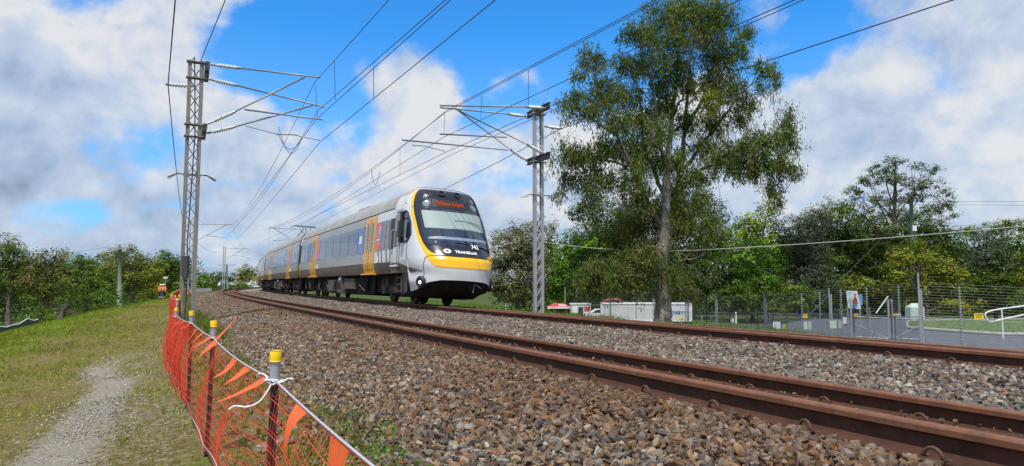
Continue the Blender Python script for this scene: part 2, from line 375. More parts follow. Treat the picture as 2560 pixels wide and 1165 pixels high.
def scatter(name, pos, size, cols, m='stone', flat=1.0, label=None, cat=None):
    b = B(); which = rng.integers(0, len(SHAPES), len(pos))
    for k, (V, Fc) in enumerate(SHAPES):
        i = np.where(which == k)[0]
        if not len(i): continue
        R = rand_rot(len(i), flat)
        vv = np.einsum('nij,vj->nvi', R, V) * size[i][:, None, None] + pos[i][:, None]
        ff = Fc[None] + (np.arange(len(i)) * len(V))[:, None, None]
        b.add(vv.reshape(-1, 3), ff.reshape(-1, 3), 0, np.repeat(cols[i], len(V), 0))
    return tag(b.build(name, m, colors=True), label, cat, kind='stuff')
def in_view(p, mx=420):
    y = np.maximum(p[:, 1], .05); px = 1280 + F * p[:, 0] / y; py = 582.5 - F * (p[:, 2] * cp_ - y * sp_) / (y * cp_ + p[:, 2] * sp_)
    return (p[:, 1] > .8) & (px > -mx) & (px < 2560 + mx) & (py < 1165 + 2.5 * mx)
PAL = np.array([(.20, .175, .145), (.115, .10, .085), (.28, .25, .21), (.17, .115, .07), (.23, .135, .065), (.20, .088, .034), (.075, .06, .05), (.13, .125, .13), (.25, .18, .105)])
def ballast():
    pos, size, col = [], [], []
    for (w0, w1, s0, s1, dens, sz, kind) in ((-2.75, -.12, -4, 7, 1150, .0275, 'a'), (-2.75, -.12, 7, 15, 900, .029, 'a'), (-2.6, -.12, 15, 34, 420, .034, 'a'), (-2.5, -.12, 34, 75, 130, .05, 'a'), (1.3, 4.0, 40, 70, 110, .05, 'b'),
                                           (1.30, 4.0, -6, 6, 1000, .028, 'b'), (1.30, 4.0, 6, 16, 850, .030, 'b'), (1.3, 4.0, 16, 40, 380, .036, 'b'), (-.0, 1.1, -5, 15, 90, .017, 'c'), (5.4, 7.9, -6, 30, 150, .036, 'b')):
        n = int((w1 - w0) * (s1 - s0) * dens)
        s = rng.uniform(s0, s1, n); w = rng.uniform(w0, w1, n)
        if kind == 'a':
            edge = -2.35 + .3 * (vnoise(s, s * 0, .8, 3) - .5)
            keep = rng.random(n) < np.clip((w - edge) / .25 + .5, .10, 1)
            s, w = s[keep], w[keep]
        p = P(s, w)
        p[:, 2] = H(s, w) + .035 * (vnoise(p[:, 0], p[:, 1], 3.1) - .5) + .006 + rng.uniform(-.012, .016, len(s))
        if kind == 'b': p[:, 2] += .045 * np.exp(-((w - 2.5) / .8) ** 2)
        v = in_view(p); p, s, w = p[v], s[v], w[v]; n = len(p)
        r = np.clip(sz * np.exp(rng.normal(-.08, .34, n)), 0, sz * 1.6)
        rust = np.interp(w, [-2.6, -1.2, -.3, 1.2, 1.45, 1.8, 3.6, 4], [.32, .52, .85, 1, .55, .12, .12, .4]) if kind != 'c' else np.full(n, .95)
        rust = rust + .5 * (vnoise(p[:, 0], p[:, 1], 1.2, 5) - .5)
        c = PAL[rng.integers(0, len(PAL), n)].copy()
        isr = rng.random(n) < rust * .45
        c[isr] = PAL[np.array([3, 4, 5, 5, 8])[rng.integers(0, 5, isr.sum())]]
        tint = np.clip(rust - .45, 0, .5)[:, None]
        c = c * (1 - tint) + tint * np.array((.13, .058, .026))
        if kind == 'b': c = c * .6 + .4 * c.mean(1, keepdims=True) * np.array((1.06, 1.0, .92)); c *= 1.05
        c = c * .74 + .26 * c.mean(1, keepdims=True) * np.array((1.22, 1.0, .76))
        c *= 1.04 * rng.uniform(.55, 1.35, (n, 1))
        pos.append(p); size.append(r); col.append(c)
    scatter('ballast', np.concatenate(pos), np.concatenate(size), np.clip(np.concatenate(col), 0, .6), label='loose crushed stone ballast, rusty brown beside the near rails', cat='ballast')
ballast()
# ---------------------------------------------------------------- the two railway tracks
RAIL = [(-.073, 0), (.073, 0), (.073, .012), (.022, .030), (.0085, .046), (.0085, .112), (.014, .122), (.035, .130), (.036, .158), (.030, .167), (.018, .1715), (-.018, .1715), (-.030, .167), (-.036, .158), (-.035, .130), (-.014, .122), (-.0085, .112), (-.0085, .046), (-.022, .030), (-.073, .012)]
def rail_mesh(w, ztop):
    s = axis([(-14, 40, .6), (40, 330, 1.5)]); pr = np.array(RAIL); k = len(pr)
    A = np.stack([P(s, w + pr[j, 0], ztop - .1715 + pr[j, 1]) for j in range(k)], 1)
    b = B(); I = np.arange(len(s) * k).reshape(len(s), k)
    for j in range(k):
        j2 = (j + 1) % k
        q = np.stack([I[:-1, j], I[1:, j], I[1:, j2], I[:-1, j2]], 1)
        b.f.append((q, 1 if 7 <= j <= 13 else 0))
    b.v.append(A.reshape(-1, 3)); b.c.append(np.full((len(s) * k, 3), .5)); b.n = len(s) * k
    return b
def clip_mesh():
    b = B()
    t = np.linspace(0, math.pi, 9)
    arc = np.stack([.045 * np.cos(t), 0 * t - .01, .012 + .05 * np.sin(t)], 1)
    pts = np.concatenate([[(.06, .04, .004)], arc, [(-.05, .02, .012), (-.045, .055, .010), (0, .06, .014)]])
    b.tube(pts, .0095, 6)
    b.box((0, -.03, -.002), (.10, .05, .03))
    return b
def track(name, label, w0, zt, cant, clips):
    t = empty(name, label, 'railway track', P(8., w0 + .57, zt - .17))
    rail_mesh(w0, zt).build('rail', ['rust', 'rusthead'], t); rail_mesh(w0 + G, zt - cant).build('rail', ['rust', 'rusthead'], t)
    proto = None
    for w, z, s0, n in clips:
        for k in range(n):
            s = s0 + k * .699
            o = clip_mesh().build('rail_clip', 'clip', smooth=True) if proto is None else proto.copy()
            if proto is None: proto = o
            else: C.objects.link(o)
            o.parent = t; a = float(ang(s)); q = P(s, w - .068, z - .171 + .012)
            o.location = Vector(q) - t.location; o.rotation_euler = (rng.normal(0, .05), 0, a + math.pi + rng.normal(0, .06))
    return t
track('railway_track', 'near rusty railway track curving past the orange fence', 0, -HA, CA, [(0, -HA, -2.34, 50), (G, -HA - CA, -2.30, 50)])
track('railway_track', 'farther rusty railway track carrying the train', SP, -HC, CC_, [(SP, -HC, -4.35, 62)])
# ---------------------------------------------------------------- overhead line masts
def insulator(a, b_, parent, r=.062, n=9):
    a = np.asarray(a, float); b_ = np.asarray(b_, float); t = np.linspace(0, 1, n * 4 + 1)
    rad = np.array([r * (.52 if (i % 4) in (0, 3) else 1.0) for i in range(len(t))]); rad[:3] = r * .55; rad[-3:] = r * .55
    b = B(); b.tube(a + (b_ - a) * t[:, None], rad, 10); o = b.build('insulator', 'porcelain', parent, True)
    L = np.linalg.norm(b_ - a); u = (b_ - a) / L
    c = B(); c.tube([a - u * .12, a + u * .06], r * .5, 7); c.build('end_fitting', 'tube', o); c = B(); c.tube([b_ - u * .07, b_ + u * .06], r * .62, 7); c.build('end_fitting', 'tube', o)
    return o
def lattice(t, base, across, height, gap, legw, mat_, step=.36, lean=0.0):
    base = np.asarray(base, float); up = np.array((0, 0, 1.0)) ; al = np.array((-across[1], across[0], 0))
    for sg in (-1, 1):
        b = B(); p = base + across * sg * gap / 2
        for e in (-1, 1): b.beam(p + al * e * .045, p + al * e * .045 + up * height, legw, .014, 0, al)
        b.beam(p + across * sg * legw * .42, p + across * sg * legw * .42 + up * height, .014, .085, 0, al)
        b.build('leg', mat_, t)
    b = B(); n = int(height / step)
    for k in range(n):
        z0 = k * step; z1 = z0 + step
        for sg in (-1, 1):
            for e in (-1, 1):
                b.tube([base + across * sg * (gap / 2 - .02) * (1 if k % 2 else -1) + al * e * .04 + up * z0, base - across * sg * (gap / 2 - .02) * (1 if k % 2 else -1) + al * e * .04 + up * z1], .0075, 4, cap=False)
    b.build('lacing', mat_, t)
def spikes(t, base, across, z, gap):
    b = B(); al = np.array((-across[1], across[0], 0)); c = base + np.array((0, 0, z))
    b.beam(c - across * gap * .75, c + across * gap * .75, .1, .05)
    for sg in (-1, 1):
        for k in range(6):
            d = unit(across * sg + al * rng.uniform(-.6, .6)); p0 = c + across * sg * gap * .6
            b.tube([p0, p0 + d * .2 + np.array((0, 0, .01)), p0 + d * .42 + np.array((0, 0, -.10 - .04 * rng.random()))], .008, 4)
    b.build('climbing_guard', 'galv_brown', t)
def cantp(px, py, base, nrm, ofs=np.zeros(3)):     # the point of the mast's cross-track plane seen at px, py
    d = ray(px, py, 1.0); o = np.asarray(base) + ofs; al = np.array((-nrm[1], nrm[0], 0))
    return d * ((o @ al) / (d @ al))
WIRES = []
# near mast on the fence side
wl = -2.77; sL = 17.1; bL = P(sL, wl, H(sL, wl)); aL = unit(P(sL, 0) - P(sL, -1)); alL = np.array((-aL[1], aL[0], 0)); alL = alL * (1 if alL[1] > 0 else -1)
mast = empty('lattice_mast', 'tall weathered lattice mast standing in the orange fence line, carrying two cantilevers', 'overhead line mast', bL, 'overhead line masts')
hL = ray(480, 152, bL[1])[2] - bL[2]
lattice(mast, bL, aL, hL, .29, .095, 'galv_brown')
spikes(mast, bL, aL, ray(480, 437, bL[1])[2] - bL[2], .29)
LP = {}
def member(t, pts, r, nm='cantilever_tube', m='tube'):
    b = B(); b.tube(pts, r, 8); return b.build(nm, m, t, True)
for o1, o2 in (((522, 155, 518, 203), None), ((516, 310, 510, 348), None)):
    p0 = cantp(o1[0] - 6, o1[1], bL, aL); p1 = cantp(o1[2] - 6, o1[3], bL, aL)
    b = B()
    for e in (-.16, .16): b.beam(p0 + alL * e * .4 + aL * .03, p1 + alL * e * .4 + aL * .03, .12, .02, 0, alL)
    b.beam((p0 + p1) / 2 - alL * .3 + aL * .03, (p0 + p1) / 2 + alL * .3 + aL * .03, .05, .08); b.build('bracket_plate', 'darksteel', mast)
    for zz in (p0[2] - .05, p1[2] + .05): b = B(); b.box((bL[0], bL[1], zz), (.46, .2, .025), 0, np.stack([aL, alL, (0, 0, 1)], 1)); b.build('clamp_band', 'galv_brown', mast)
for k, (oo, lst) in enumerate(((-alL * .22, [((527, 161), (597, 170), (802, 194)), ((520, 309), (583, 281), (762, 193)), ((611, 274), None, (807, 299))]),
                               (alL * .30, [((524, 198), (590, 213), (812, 268)), ((518, 333), (583, 318), (783, 263))]))):
    for j, (a, m_, e) in enumerate(lst):
        pa, pe = cantp(*a, bL, aL, oo), cantp(*e, bL, aL, oo)
        if m_:
            pm = cantp(*m_, bL, aL, oo); insulator(pa + (pm - pa) * .16, pa + (pm - pa) * .98, mast); member(mast, [pm, pe], .024)
        else: member(mast, [pa, pe], .024)
        LP[(k, j)] = pe
sa = [cantp(*q, bL, aL, alL * .3) for q in ((690, 336), (735, 337), (800, 351))]
member(mast, sa, .016, 'steady_arm'); LP['sa'] = sa[-1]
b = B(); b.tube([cantp(*q, bL, aL, alL * .3) for q in ((613, 315), (655, 326), (692, 336))], .009, 5); b.build('stay_wire', 'wire', mast)
fi = cantp(420, 211, bL, aL); insulator(cantp(472, 215, bL, aL), fi, mast, .06, 7)
b = B(); b.tube([bL + (0, -.12, .1), bL + (.05, -.14, 1.2), bL + (0, -.12, 2.2), bL + (.04, -.12, 3.2), bL + (0.1, -.13, 5), bL + (.05, -.1, 6), bL + (-.05, 0, hL + .1), bL + (-.13, 0, hL)], .016, 5); b.build('earth_cable', 'wire', mast)
b = B(); b.box(bL + np.array((-.02, -.13, 1.55)), (.16, .1, .5)); b.build('terminal_box', 'darksteel', mast)
# near mast on the far side of the lines
wr_ = 7.5; sR = 16.63; bR = P(sR, wr_, H(sR, wr_)); aR = -unit(P(sR, 1) - P(sR, 0)); alR = alL
mR = empty('lattice_mast', 'grey lattice mast beyond the train track beside the big gum tree', 'overhead line mast', bR, 'overhead line masts')
hR = ray(1357, 268, bR[1])[2] - bR[2]
lattice(mR, bR, aR, hR, .27, .10, 'galv'); spikes(mR, bR, aR, ray(1357, 488, bR[1])[2] - bR[2], .27)
RP = {}
for zpy in (281, 400):
    z = ray(1345, zpy, bR[1])[2]; c = np.array((bR[0], bR[1] - .22, z)); b = B()
    b.beam(c - alR * .75, c + alR * .75, .012, .19); b.beam(c - alR * .75 + (0, 0, .095), c + alR * .75 + (0, 0, .095), .10, .012); b.beam(c - alR * .75 - (0, 0, .095), c + alR * .75 - (0, 0, .095), .10, .012)
    b.build('bracket_beam', 'darksteel', mR)
    for e in (-.07, .07): b = B(); b.box((bR[0], bR[1], z + e), (.5, .3, .025), 0, np.stack([aR, alR, (0, 0, 1)], 1)); b.build('clamp_band', 'galv', mR)
for k, (oo, lst) in enumerate(((-alR * .7, [((1362, 270), (1316, 267), (1100, 264)), ((1360, 384), (1320, 362), (1138, 272)), ((1266, 343), None, (1100, 335))]),
                               (alR * .7, [((1314, 291), (1272, 285), (1100, 269)), ((1317, 402), (1278, 375), (1140, 272)), ((1270, 375), None, (1005, 350))]))):
    for j, (a, m_, e) in enumerate(lst):
        pa, pe = cantp(*a, bR, aR, oo), cantp(*e, bR, aR, oo)
        if m_:
            pm = cantp(*m_, bR, aR, oo); insulator(pa + (pm - pa) * .14, pa + (pm - pa) * .98, mR); member(mR, [pm, pe], .025)
        else: member(mR, [pa, pe], .025)
        RP[(k, j)] = pe
sr = [cantp(*q, bR, aR, alR * .7) for q in ((1031, 363), (1060, 365), (1113, 378))]
member(mR, sr, .016, 'steady_arm'); RP['sa'] = sr[-1]
insulator(cantp(1369, 317, bR, aR), cantp(1401, 321, bR, aR), mR, .06, 7); fR = cantp(1402, 322, bR, aR)
# masts farther along the line
def far_mast(s, w, sg, label, D=None):
    base = P(s, w, H(s, w)); ac = unit(P(s, w + sg) - P(s, w)); t = empty('lattice_mast', label, 'overhead line mast', base, 'overhead line masts')
    lattice(t, base, ac, 7.0, .3, .11, 'galv', .5)
    top = base + np.array((0, 0, 6.7)); lo = base + np.array((0, 0, 5.0)); end = top + ac * 3.4 + np.array((0, 0, .05)); reg = lo + ac * 3.0 + np.array((0, 0, .35))
    insulator(top + ac * .2, top + ac * .8, t); member(t, [top + ac * .8, end], .03)
    insulator(lo + ac * .2 + (0, 0, .0), lo + ac * .7 + np.array((0, 0, .3)), t); member(t, [lo + ac * .7 + np.array((0, 0, .3)), end - ac * .4], .03)
    member(t, [lo + ac * 1.3 + np.array((0, 0, .62)), reg + (0, 0, .1)], .025)
    return end, reg, base + np.array((0, 0, 6.2)) - ac * .5
FL = [far_mast(66, wl, 1, 'lattice mast seen through the legs of the tall near mast'), far_mast(112, wl, 1, 'distant lattice mast in front of a dark dome of trees'), far_mast(150, wl, 1, 'faint far lattice mast close to the end of the train')]
FR = [far_mast(68, wr_, -1, 'lattice mast whose top shows above the train roof'), far_mast(112, wr_, -1, 'distant lattice mast behind the last carriages')]
# wires: each one is a thing; they run from behind the camera over the near masts to the far ones
def top_pt(px, z, py=0): # where a level wire at height z crosses the sight line through px, py
    d = ray(px, py, 1.0); return d * (z / d[2])
def span(a, b_, sag, n=24):
    t = np.linspace(0, 1, n)[:, None]; p = np.asarray(a) * (1 - t) + np.asarray(b_) * t; p[:, 2] -= sag * 4 * (t * (1 - t))[:, 0]; return p
def wire(name, label, pts, r=.0085, sags=None, cat='overhead wire', m='wire', group=None):
    sags = sags or [0.0] * (len(pts) - 1); P_ = [span(pts[i], pts[i + 1], sags[i])[(1 if i else 0):] for i in range(len(pts) - 1)]
    b = B(); b.tube(np.concatenate(P_), r, 5); return tag(b.build(name, m), label, cat, group)
def back(p, px, extra=28, dz=0.0):          # extend the wire through the upper edge of the view and on behind the camera
    q = top_pt(px, p[2] + dz); d = unit(q - p); return q + d * extra
OW = 'overhead line wires'
wire('feeder_wire', 'thick feeder wire on the outer insulator of the tall near mast', [back(fi, 438), fi, FL[0][2], FL[1][2]], .014, [.0, .9, .9], group=OW)
tl = bL + np.array((.12, .0, hL)); wire('earth_wire', 'wire running up from the top of the tall near mast', [back(tl, 563), tl], .011, group=OW)
m1 = LP[(0, 0)] * .97 + bL * 0 + .03 * bL; m1 = cantp(786, 207, bL, aL, -alL * .22)
wire('catenary_wire', 'catenary wire hung from the topmost tube of the tall near mast', [back(m1, 972), m1, FL[0][0], FL[1][0], FL[2][0]], .0085, [0, .75, .6, .5], group=OW)
m2 = cantp(797, 275, bL, aL, alL * .3)
wire('catenary_wire', 'catenary wire under the lower cantilever of the tall near mast', [back(m2, 1113), m2, FL[0][0] + (.5, 0, .1)], .0085, [0, .5], group=OW)
m3 = cantp(792, 297, bL, aL, -alL * .22)
wire('contact_wire', 'contact wire clipped below the registration tube of the tall near mast', [back(m3, 1126), m3, FL[0][1], FL[1][1], FL[2][1]], .0085, [0, .05, .05, .05], group=OW)
m4 = LP['sa'] - (0, 0, .05)
wire('contact_wire', 'contact wire held by the curved steady arm near the tall mast', [back(m4, 1238), m4, FL[0][1] + (1.0, .4, .15)], .0085, [0, .08], group=OW)
r1 = cantp(1117, 276, bR, aR, -alR * .7)
wire('catenary_wire', 'catenary wire over the train track, upper of a close pair', [back(r1, 1640), r1, FR[0][0], FR[1][0]], .0085, [0, .8, .6], group=OW)
r2 = cantp(1111, 283, bR, aR, alR * .7)
wire('catenary_wire', 'catenary wire over the train track, lower of a close pair', [back(r2, 1652), r2, FR[0][0] + (-.7, -.3, -.3)], .0085, [0, .7], group=OW)
r3 = cantp(1113, 341, bR, aR, -alR * .7)
wire('contact_wire', 'contact wire under the higher registration tube of the grey mast', [back(r3, 1850), r3, FR[0][1], FR[1][1]], .0085, [0, .05, .05], group=OW)
r4 = RP['sa'] - (0, 0, .04)
wire('contact_wire', 'contact wire at the curved steady arm over the train', [back(r4, 1985), r4, FR[0][1] + (-.8, -.4, .1)], .0085, [0, .05], group=OW)
r5 = cantp(1130, 386, bR, aR, alR * .7); wire('contact_wire', 'loose parallel wire just beneath the steady arm contact wire', [back(r5, 2008), r5, FR[0][1] + (.4, .2, .0)], .007, [0, .1], group=OW)
wire('feeder_wire', 'feeder wire on the back insulator of the grey mast, crossing the gum tree', [back(fR, 2382), fR, FR[0][2], FR[1][2]], .013, [0, .8, .8], group=OW)
def hang(label, a, b_, sag, name='jumper_cable', r=.008):
    b = B(); b.tube(span(a, b_, sag, 14), r, 4); tag(b.build(name, 'wire'), label, 'jumper cable', 'jumper cables')
jz = alL * .6
hang('looped jumper cable below the steady arm of the tall near mast', cantp(697, 318, bL, aL, jz), cantp(752, 352, bL, aL, jz), .55)
hang('second deeper jumper loop under the near contact wires', cantp(694, 330, bL, aL, jz), cantp(755, 345, bL, aL, jz), .42)
hang('small jumper loop hanging above the train roof', ray(928, 425, 34), ray(950, 427, 34), .75, r=.012)
def dropper(label, a, b_):
    b = B(); b.tube([a, b_], .006, 4); tag(b.build('dropper', 'wire'), label, 'dropper', 'droppers between catenary and contact wires')
for (x0, y0, x1, y1, D, lb) in ((836, 150, 838, 250, 13.5, 'thin dropper between the wires right of the tall mast'), (934, 168, 934, 245, 12.0, 'thin dropper close to the small white cloud'), (789, 210, 793, 292, 18.8, 'thin dropper at the end of the tall mast cantilever'),
                            (1205, 239, 1202, 297, 18.0, 'thin dropper beside the grey mast cantilever tubes'), (1321, 175, 1321, 268, 15.0, 'thin dropper above the grey mast'), (1112, 283, 1110, 332, 20.2, 'thin dropper at the tips of the grey mast cantilevers'), (1000, 372, 1000, 440, 27, 'thin dropper above the front of the train')):
    dropper(lb, ray(x0, y0, D), ray(x1, y1, D))
# ---------------------------------------------------------------- orange barrier fence
posts = [(.12, .72, -.30), tuple(ray(690, 876, 2.46)), tuple(ray(535, 801, 4.3)), tuple(ray(479, 777, 6.0)), tuple(ray(441, 769, 8.0)), tuple(ray(443.5, 745, 11.1)), tuple(ray(449, 737, 14.2))]
posts = [np.array(p) for p in posts]
s0_, w0_ = sw(posts[-1][0], posts[-1][1]); s0_, w0_ = float(s0_[0]), float(w0_[0])
for k in range(1, 19):
    sk = s0_ + 3.1 * k; wk = np.interp(k, [0, 3, 8, 19], [w0_, -3.15, -3.0, -3.0]); posts.append(P(sk, wk, H(sk, wk) + .82 + rng.normal(0, .02)))
fence = empty('barrier_fence', 'sagging orange plastic mesh fence on black pickets with yellow caps', 'safety fence', (posts[1][0], posts[1][1], -1.1))
top_pts, bot_pts = [], []
for i, p in enumerate(posts):
    g = float(gz(p[0], p[1])[0]); lean = np.array((rng.normal(0, .02), rng.normal(0, .02), 0)) if i != 1 else np.array((-.03, 0, 0))
    foot = np.array((p[0], p[1], g - .25)) + lean
    b = B(); d = unit(p - foot); n_ = 3
    for a in range(3):          # three-finned steel picket
        t = a * 2 * math.pi / 3 + .4; e = np.array((math.cos(t), math.sin(t), 0))
        b.beam(foot + e * .008, p + e * .008 - d * .01, .018, .006, 0, np.cross(d, e))
    po = b.build('post', 'black', fence)
    c = B(); c.tube([p - d * .040, p - d * .034, p - d * .004, p], [.0205, .0212, .0220, .0205], 12); c.build('cap', 'yellow', po, True)
    tpz = B(); tpz.tube([p - d * .112, p - d * .098, p - d * .075, p - d * .06, p - d * .038], [.0175, .0195, .0180, .0198, .0195], 10); tpz.build('tape_wrap', 'tape', po, True)
    top_pts.append(np.array((p[0], p[1], p[2] - np.interp(i, [0, 1, 2, 4, 8], [.10, .115, .12, .10, .06]))) + d * 0); bot_pts.append(np.array((p[0], p[1], g + .04)))
tp_, bp_ = np.array(top_pts), np.array(bot_pts)
seg = np.linalg.norm(np.diff(tp_[:, :2], axis=0), axis=1); L_ = np.concatenate([[0], np.cumsum(seg)])
nrm = np.array((-.878, -.478, 0))
def fpoint(u, v):               # u metres along the fence, v 0 bottom .. 1 top: a net that sags, bellies and leans to the path
    i = np.clip(np.searchsorted(L_, u) - 1, 0, len(seg) - 1); f = (u - L_[i]) / seg[i]
    top = tp_[i] * (1 - f)[:, None] + tp_[i + 1] * f[:, None]; bot = bp_[i] * (1 - f)[:, None] + bp_[i + 1] * f[:, None]
    sg = 4 * f * (1 - f); near = np.clip(1.3 - u / 26, .25, 1)
    top[:, 2] -= .016 * sg * (1 + .5 * np.sin(i * 2.1)); bot[:, 2] += .04 * sg
    p = bot * (1 - v)[:, None] + top * v[:, None]
    belly = (.06 * np.sin(v * np.pi) * (.6 + .8 * sg) + .03 * (1 - v)) * near + .03 * np.sin(u * 5.1 + v * 3) * near * np.sin(v * np.pi)
    p += nrm * belly[:, None]; p[:, 2] += (.02 * np.sin(u * 3.3 + 1.7) * sg) * (1 - v)
    return p
net = B()
def strand(u, v, wdt, up):
    p = fpoint(u, v); t = np.gradient(p, axis=0); t /= np.linalg.norm(t, axis=1)[:, None] + 1e-9
    e = np.cross(t, nrm); e /= np.linalg.norm(e, axis=1)[:, None] + 1e-9; n2 = np.cross(t, e)
    ring = np.stack([p + e * wdt, p + n2 * wdt * .6, p - e * wdt, p - n2 * wdt * .6], 1); net.grid(ring, 0, closed=True)
Umax = L_[-1]
for v in np.linspace(0, 1, 13):
    u = np.concatenate([np.arange(.2, 14, .07), np.arange(14, Umax, .4)]); strand(u, np.full(len(u), v), .0019 if 0 < v < 1 else .003, 0)
    if v < .99:
        u2 = u[u < 9]; strand(u2, np.full(len(u2), v + .022), .0010, 0)
uu = np.concatenate([np.arange(.2, 9, .048), np.arange(9, 16, .08), np.arange(16, 30, .16), np.arange(30, Umax, .26)])
for u in uu:
    v = np.linspace(0, 1, 15 if u < 16 else 5); j = .012 * np.sin(v * 9 + u * 31); strand(u + j, v, (.0012 if u < 9 else .0024 if u < 16 else .005 if u < 30 else .010) * rng.uniform(.8, 1.3), 1)
net.build('mesh_panel', 'orange', fence)
# a denser folded length of spare netting gathered at the third and fourth pickets
fold = B()
for k in range(90):
    u = rng.uniform(L_[3] - .3, L_[4] + .4); v = np.linspace(.05, .98, 12); p = fpoint(np.full(12, u) + .05 * np.sin(v * 4 + k), v) + nrm * rng.uniform(-.05, .06)
    fold.tube(p, .0022, 4, cap=False)
fold.build('mesh_fold', 'orange', fence)
def rope_line(z_off, r, u0, u1, v, nm):
    u = np.arange(u0, u1, .06); p = fpoint(u, np.full(len(u), v)); p[:, 2] += z_off
    b = B(); b.tube(p, r, 6); return b.build(nm, 'rope', fence, True)
rope_line(.006, .0036, .15, 16, 1.0, 'top_rope'); rope_line(0, .004, .2, 12, .06, 'bottom_rope')
b = B(); k0 = tp_[1]
b.tube(smooth([k0 + (.02, -.03, .01), k0 + (-.02, -.035, .012), k0 + (-.034, -.01, 0), k0 + (-.015, .022, -.01), k0 + (.022, .02, 0), k0 + (.028, -.012, .006), k0 + (0, -.034, -.006)]), .004, 6)
b.tube(smooth([k0 + (0, -.036, 0), k0 + (-.012, -.05, -.03), k0 + (-.035, -.06, -.062), k0 + (-.075, -.065, -.078), k0 + (-.115, -.07, -.074), k0 + (-.135, -.075, -.085)]), .0034, 6)
b.tube(smooth([k0 + (.01, -.03, 0), k0 + (.035, -.03, .004), k0 + (.052, -.015, .014), k0 + (.07, -.01, .012)]), .003, 6); b.tube(smooth([k0 + (-.015, -.03, .006), k0 + (-.03, -.02, .028), k0 + (-.058, .0, .03), k0 + (-.075, .02, .018)]), .003, 6)
b.build('rope_knot', M['white'], fence, True)
def flag(u, length, width, blow, curl, side_=1):
    p = fpoint(np.array([u - width / 2, u + width / 2]), np.array([1.0, 1.0])); A = []
    for t in np.linspace(0, 1, 11):
        a = p[0] * (1 - t * .5) + p[1] * t * .5; c = p[1] * (1 - t * .5) + p[0] * t * .5
        ph = blow + curl * t; d = nrm * math.sin(ph) * side_ - np.array((0, 0, 1)) * math.cos(ph) + np.array((.05, -.1, 0)) * t
        if t == 0: acc = np.zeros(3)
        else: acc = acc + d * length / 10
        tw = .03 * math.sin(t * 3 * curl) * np.array((.5, -.87, 0)); mid = (a + c) / 2 + acc; h = (c - a) / 2
        A.append([mid - h + tw * .3, mid + tw, mid + h - tw * .3])
    b = B(); b.grid(np.array(A), col=(.98, .20, .075)); return b.build('flag', 'flag', fence, True, colors=True)
fl = [(.78, .30, .17, .25, -.3), (1.12, .30, .17, .12, .2), (1.55, .20, .15, .9, -1.4), (2.18, .19, .13, 1.0, .3), (2.66, .12, .17, .8, .3), (3.10, .14, .18, .35, .9), (3.98, .15, .22, .9, -.2), (4.36, .12, .18, .8, .4)]
for k, (u, l, wd, bl, cu) in enumerate(fl): flag(u, l, wd, bl, cu)
flag(4.05, .20, .11, 2.3, .3, -1)
for u in np.arange(4.8, 14.5, .7): flag(u + rng.normal(0, .06), rng.uniform(.11, .17), rng.uniform(.10, .15), rng.uniform(.3, 1.3), rng.uniform(-.5, .8))
# striped barrier boards far along the fence
bb = empty('barrier_board', 'low white barrier boards at the far end of the orange fence', 'barrier', P(92, -4.2, float(H(92, -4.2))))
b = B(); b.beam(P(88, -4.6, float(H(88, -4.6)) + .75), P(108, -3.9, float(H(108, -3.9)) + .78), .06, .5); b.build('board', 'white', bb)
b = B()
for k in range(6): q = P(88.2 + k * 3.9, -4.58 + k * .14); b.beam((q[0], q[1], -2.2), (q[0], q[1], -.9), .07, .07)
b.build('support', 'galv', bb)
# ---------------------------------------------------------------- two track workers walking away on the path
M['hivis'] = mat('orange_hi_vis_cloth', (.90, .20, .03), .8, var=.1, scale=9); M['navy'] = mat('navy_cloth', (.025, .035, .075), .85, scale=9); M['skin'] = mat('skin', (.42, .25, .17), .6, var=.05)
M['refl'] = mat('reflective_tape', (.62, .62, .58), .4); M['boot'] = mat('boot_leather', (.09, .065, .045), .7); M['helmet'] = mat('white_helmet', (.78, .78, .76), .35, coat=.3, var=.03)
def skin_body(name, chains, mats, parent, lvl=1):      # one continuous surface grown over a skeleton; chains share their first joint by position
    me = bpy.data.meshes.new(name); bm = bmesh.new(); lay = bm.verts.layers.skin.verify(); idx = {}
    def gv(p, r):
        k = tuple(round(float(x), 4) for x in p)
        if k not in idx:
            v = bm.verts.new(k); v[lay].radius = (r, r); idx[k] = v
            if len(idx) == 1: v[lay].use_root = True
        return idx[k]
    for ch in chains:
        for (a, ra), (c, rc) in zip(ch[:-1], ch[1:]):
            va, vc = gv(a, ra), gv(c, rc)
            if bm.edges.get((va, vc)) is None: bm.edges.new((va, vc))
    bm.to_mesh(me); bm.free(); o = bpy.data.objects.new(name, me); C.objects.link(o); o.parent = parent; me.materials.append(M[mats])
    sk = o.modifiers.new('skin', 'SKIN'); sk.use_smooth_shade = True; sb = o.modifiers.new('sub', 'SUBSURF'); sb.levels = lvl; sb.render_levels = lvl
    dg = bpy.context.evaluated_depsgraph_get(); m2 = bpy.data.meshes.new_from_object(o.evaluated_get(dg)); o.modifiers.clear(); o.data = m2
    if not m2.materials: m2.materials.append(M[mats])
    return o
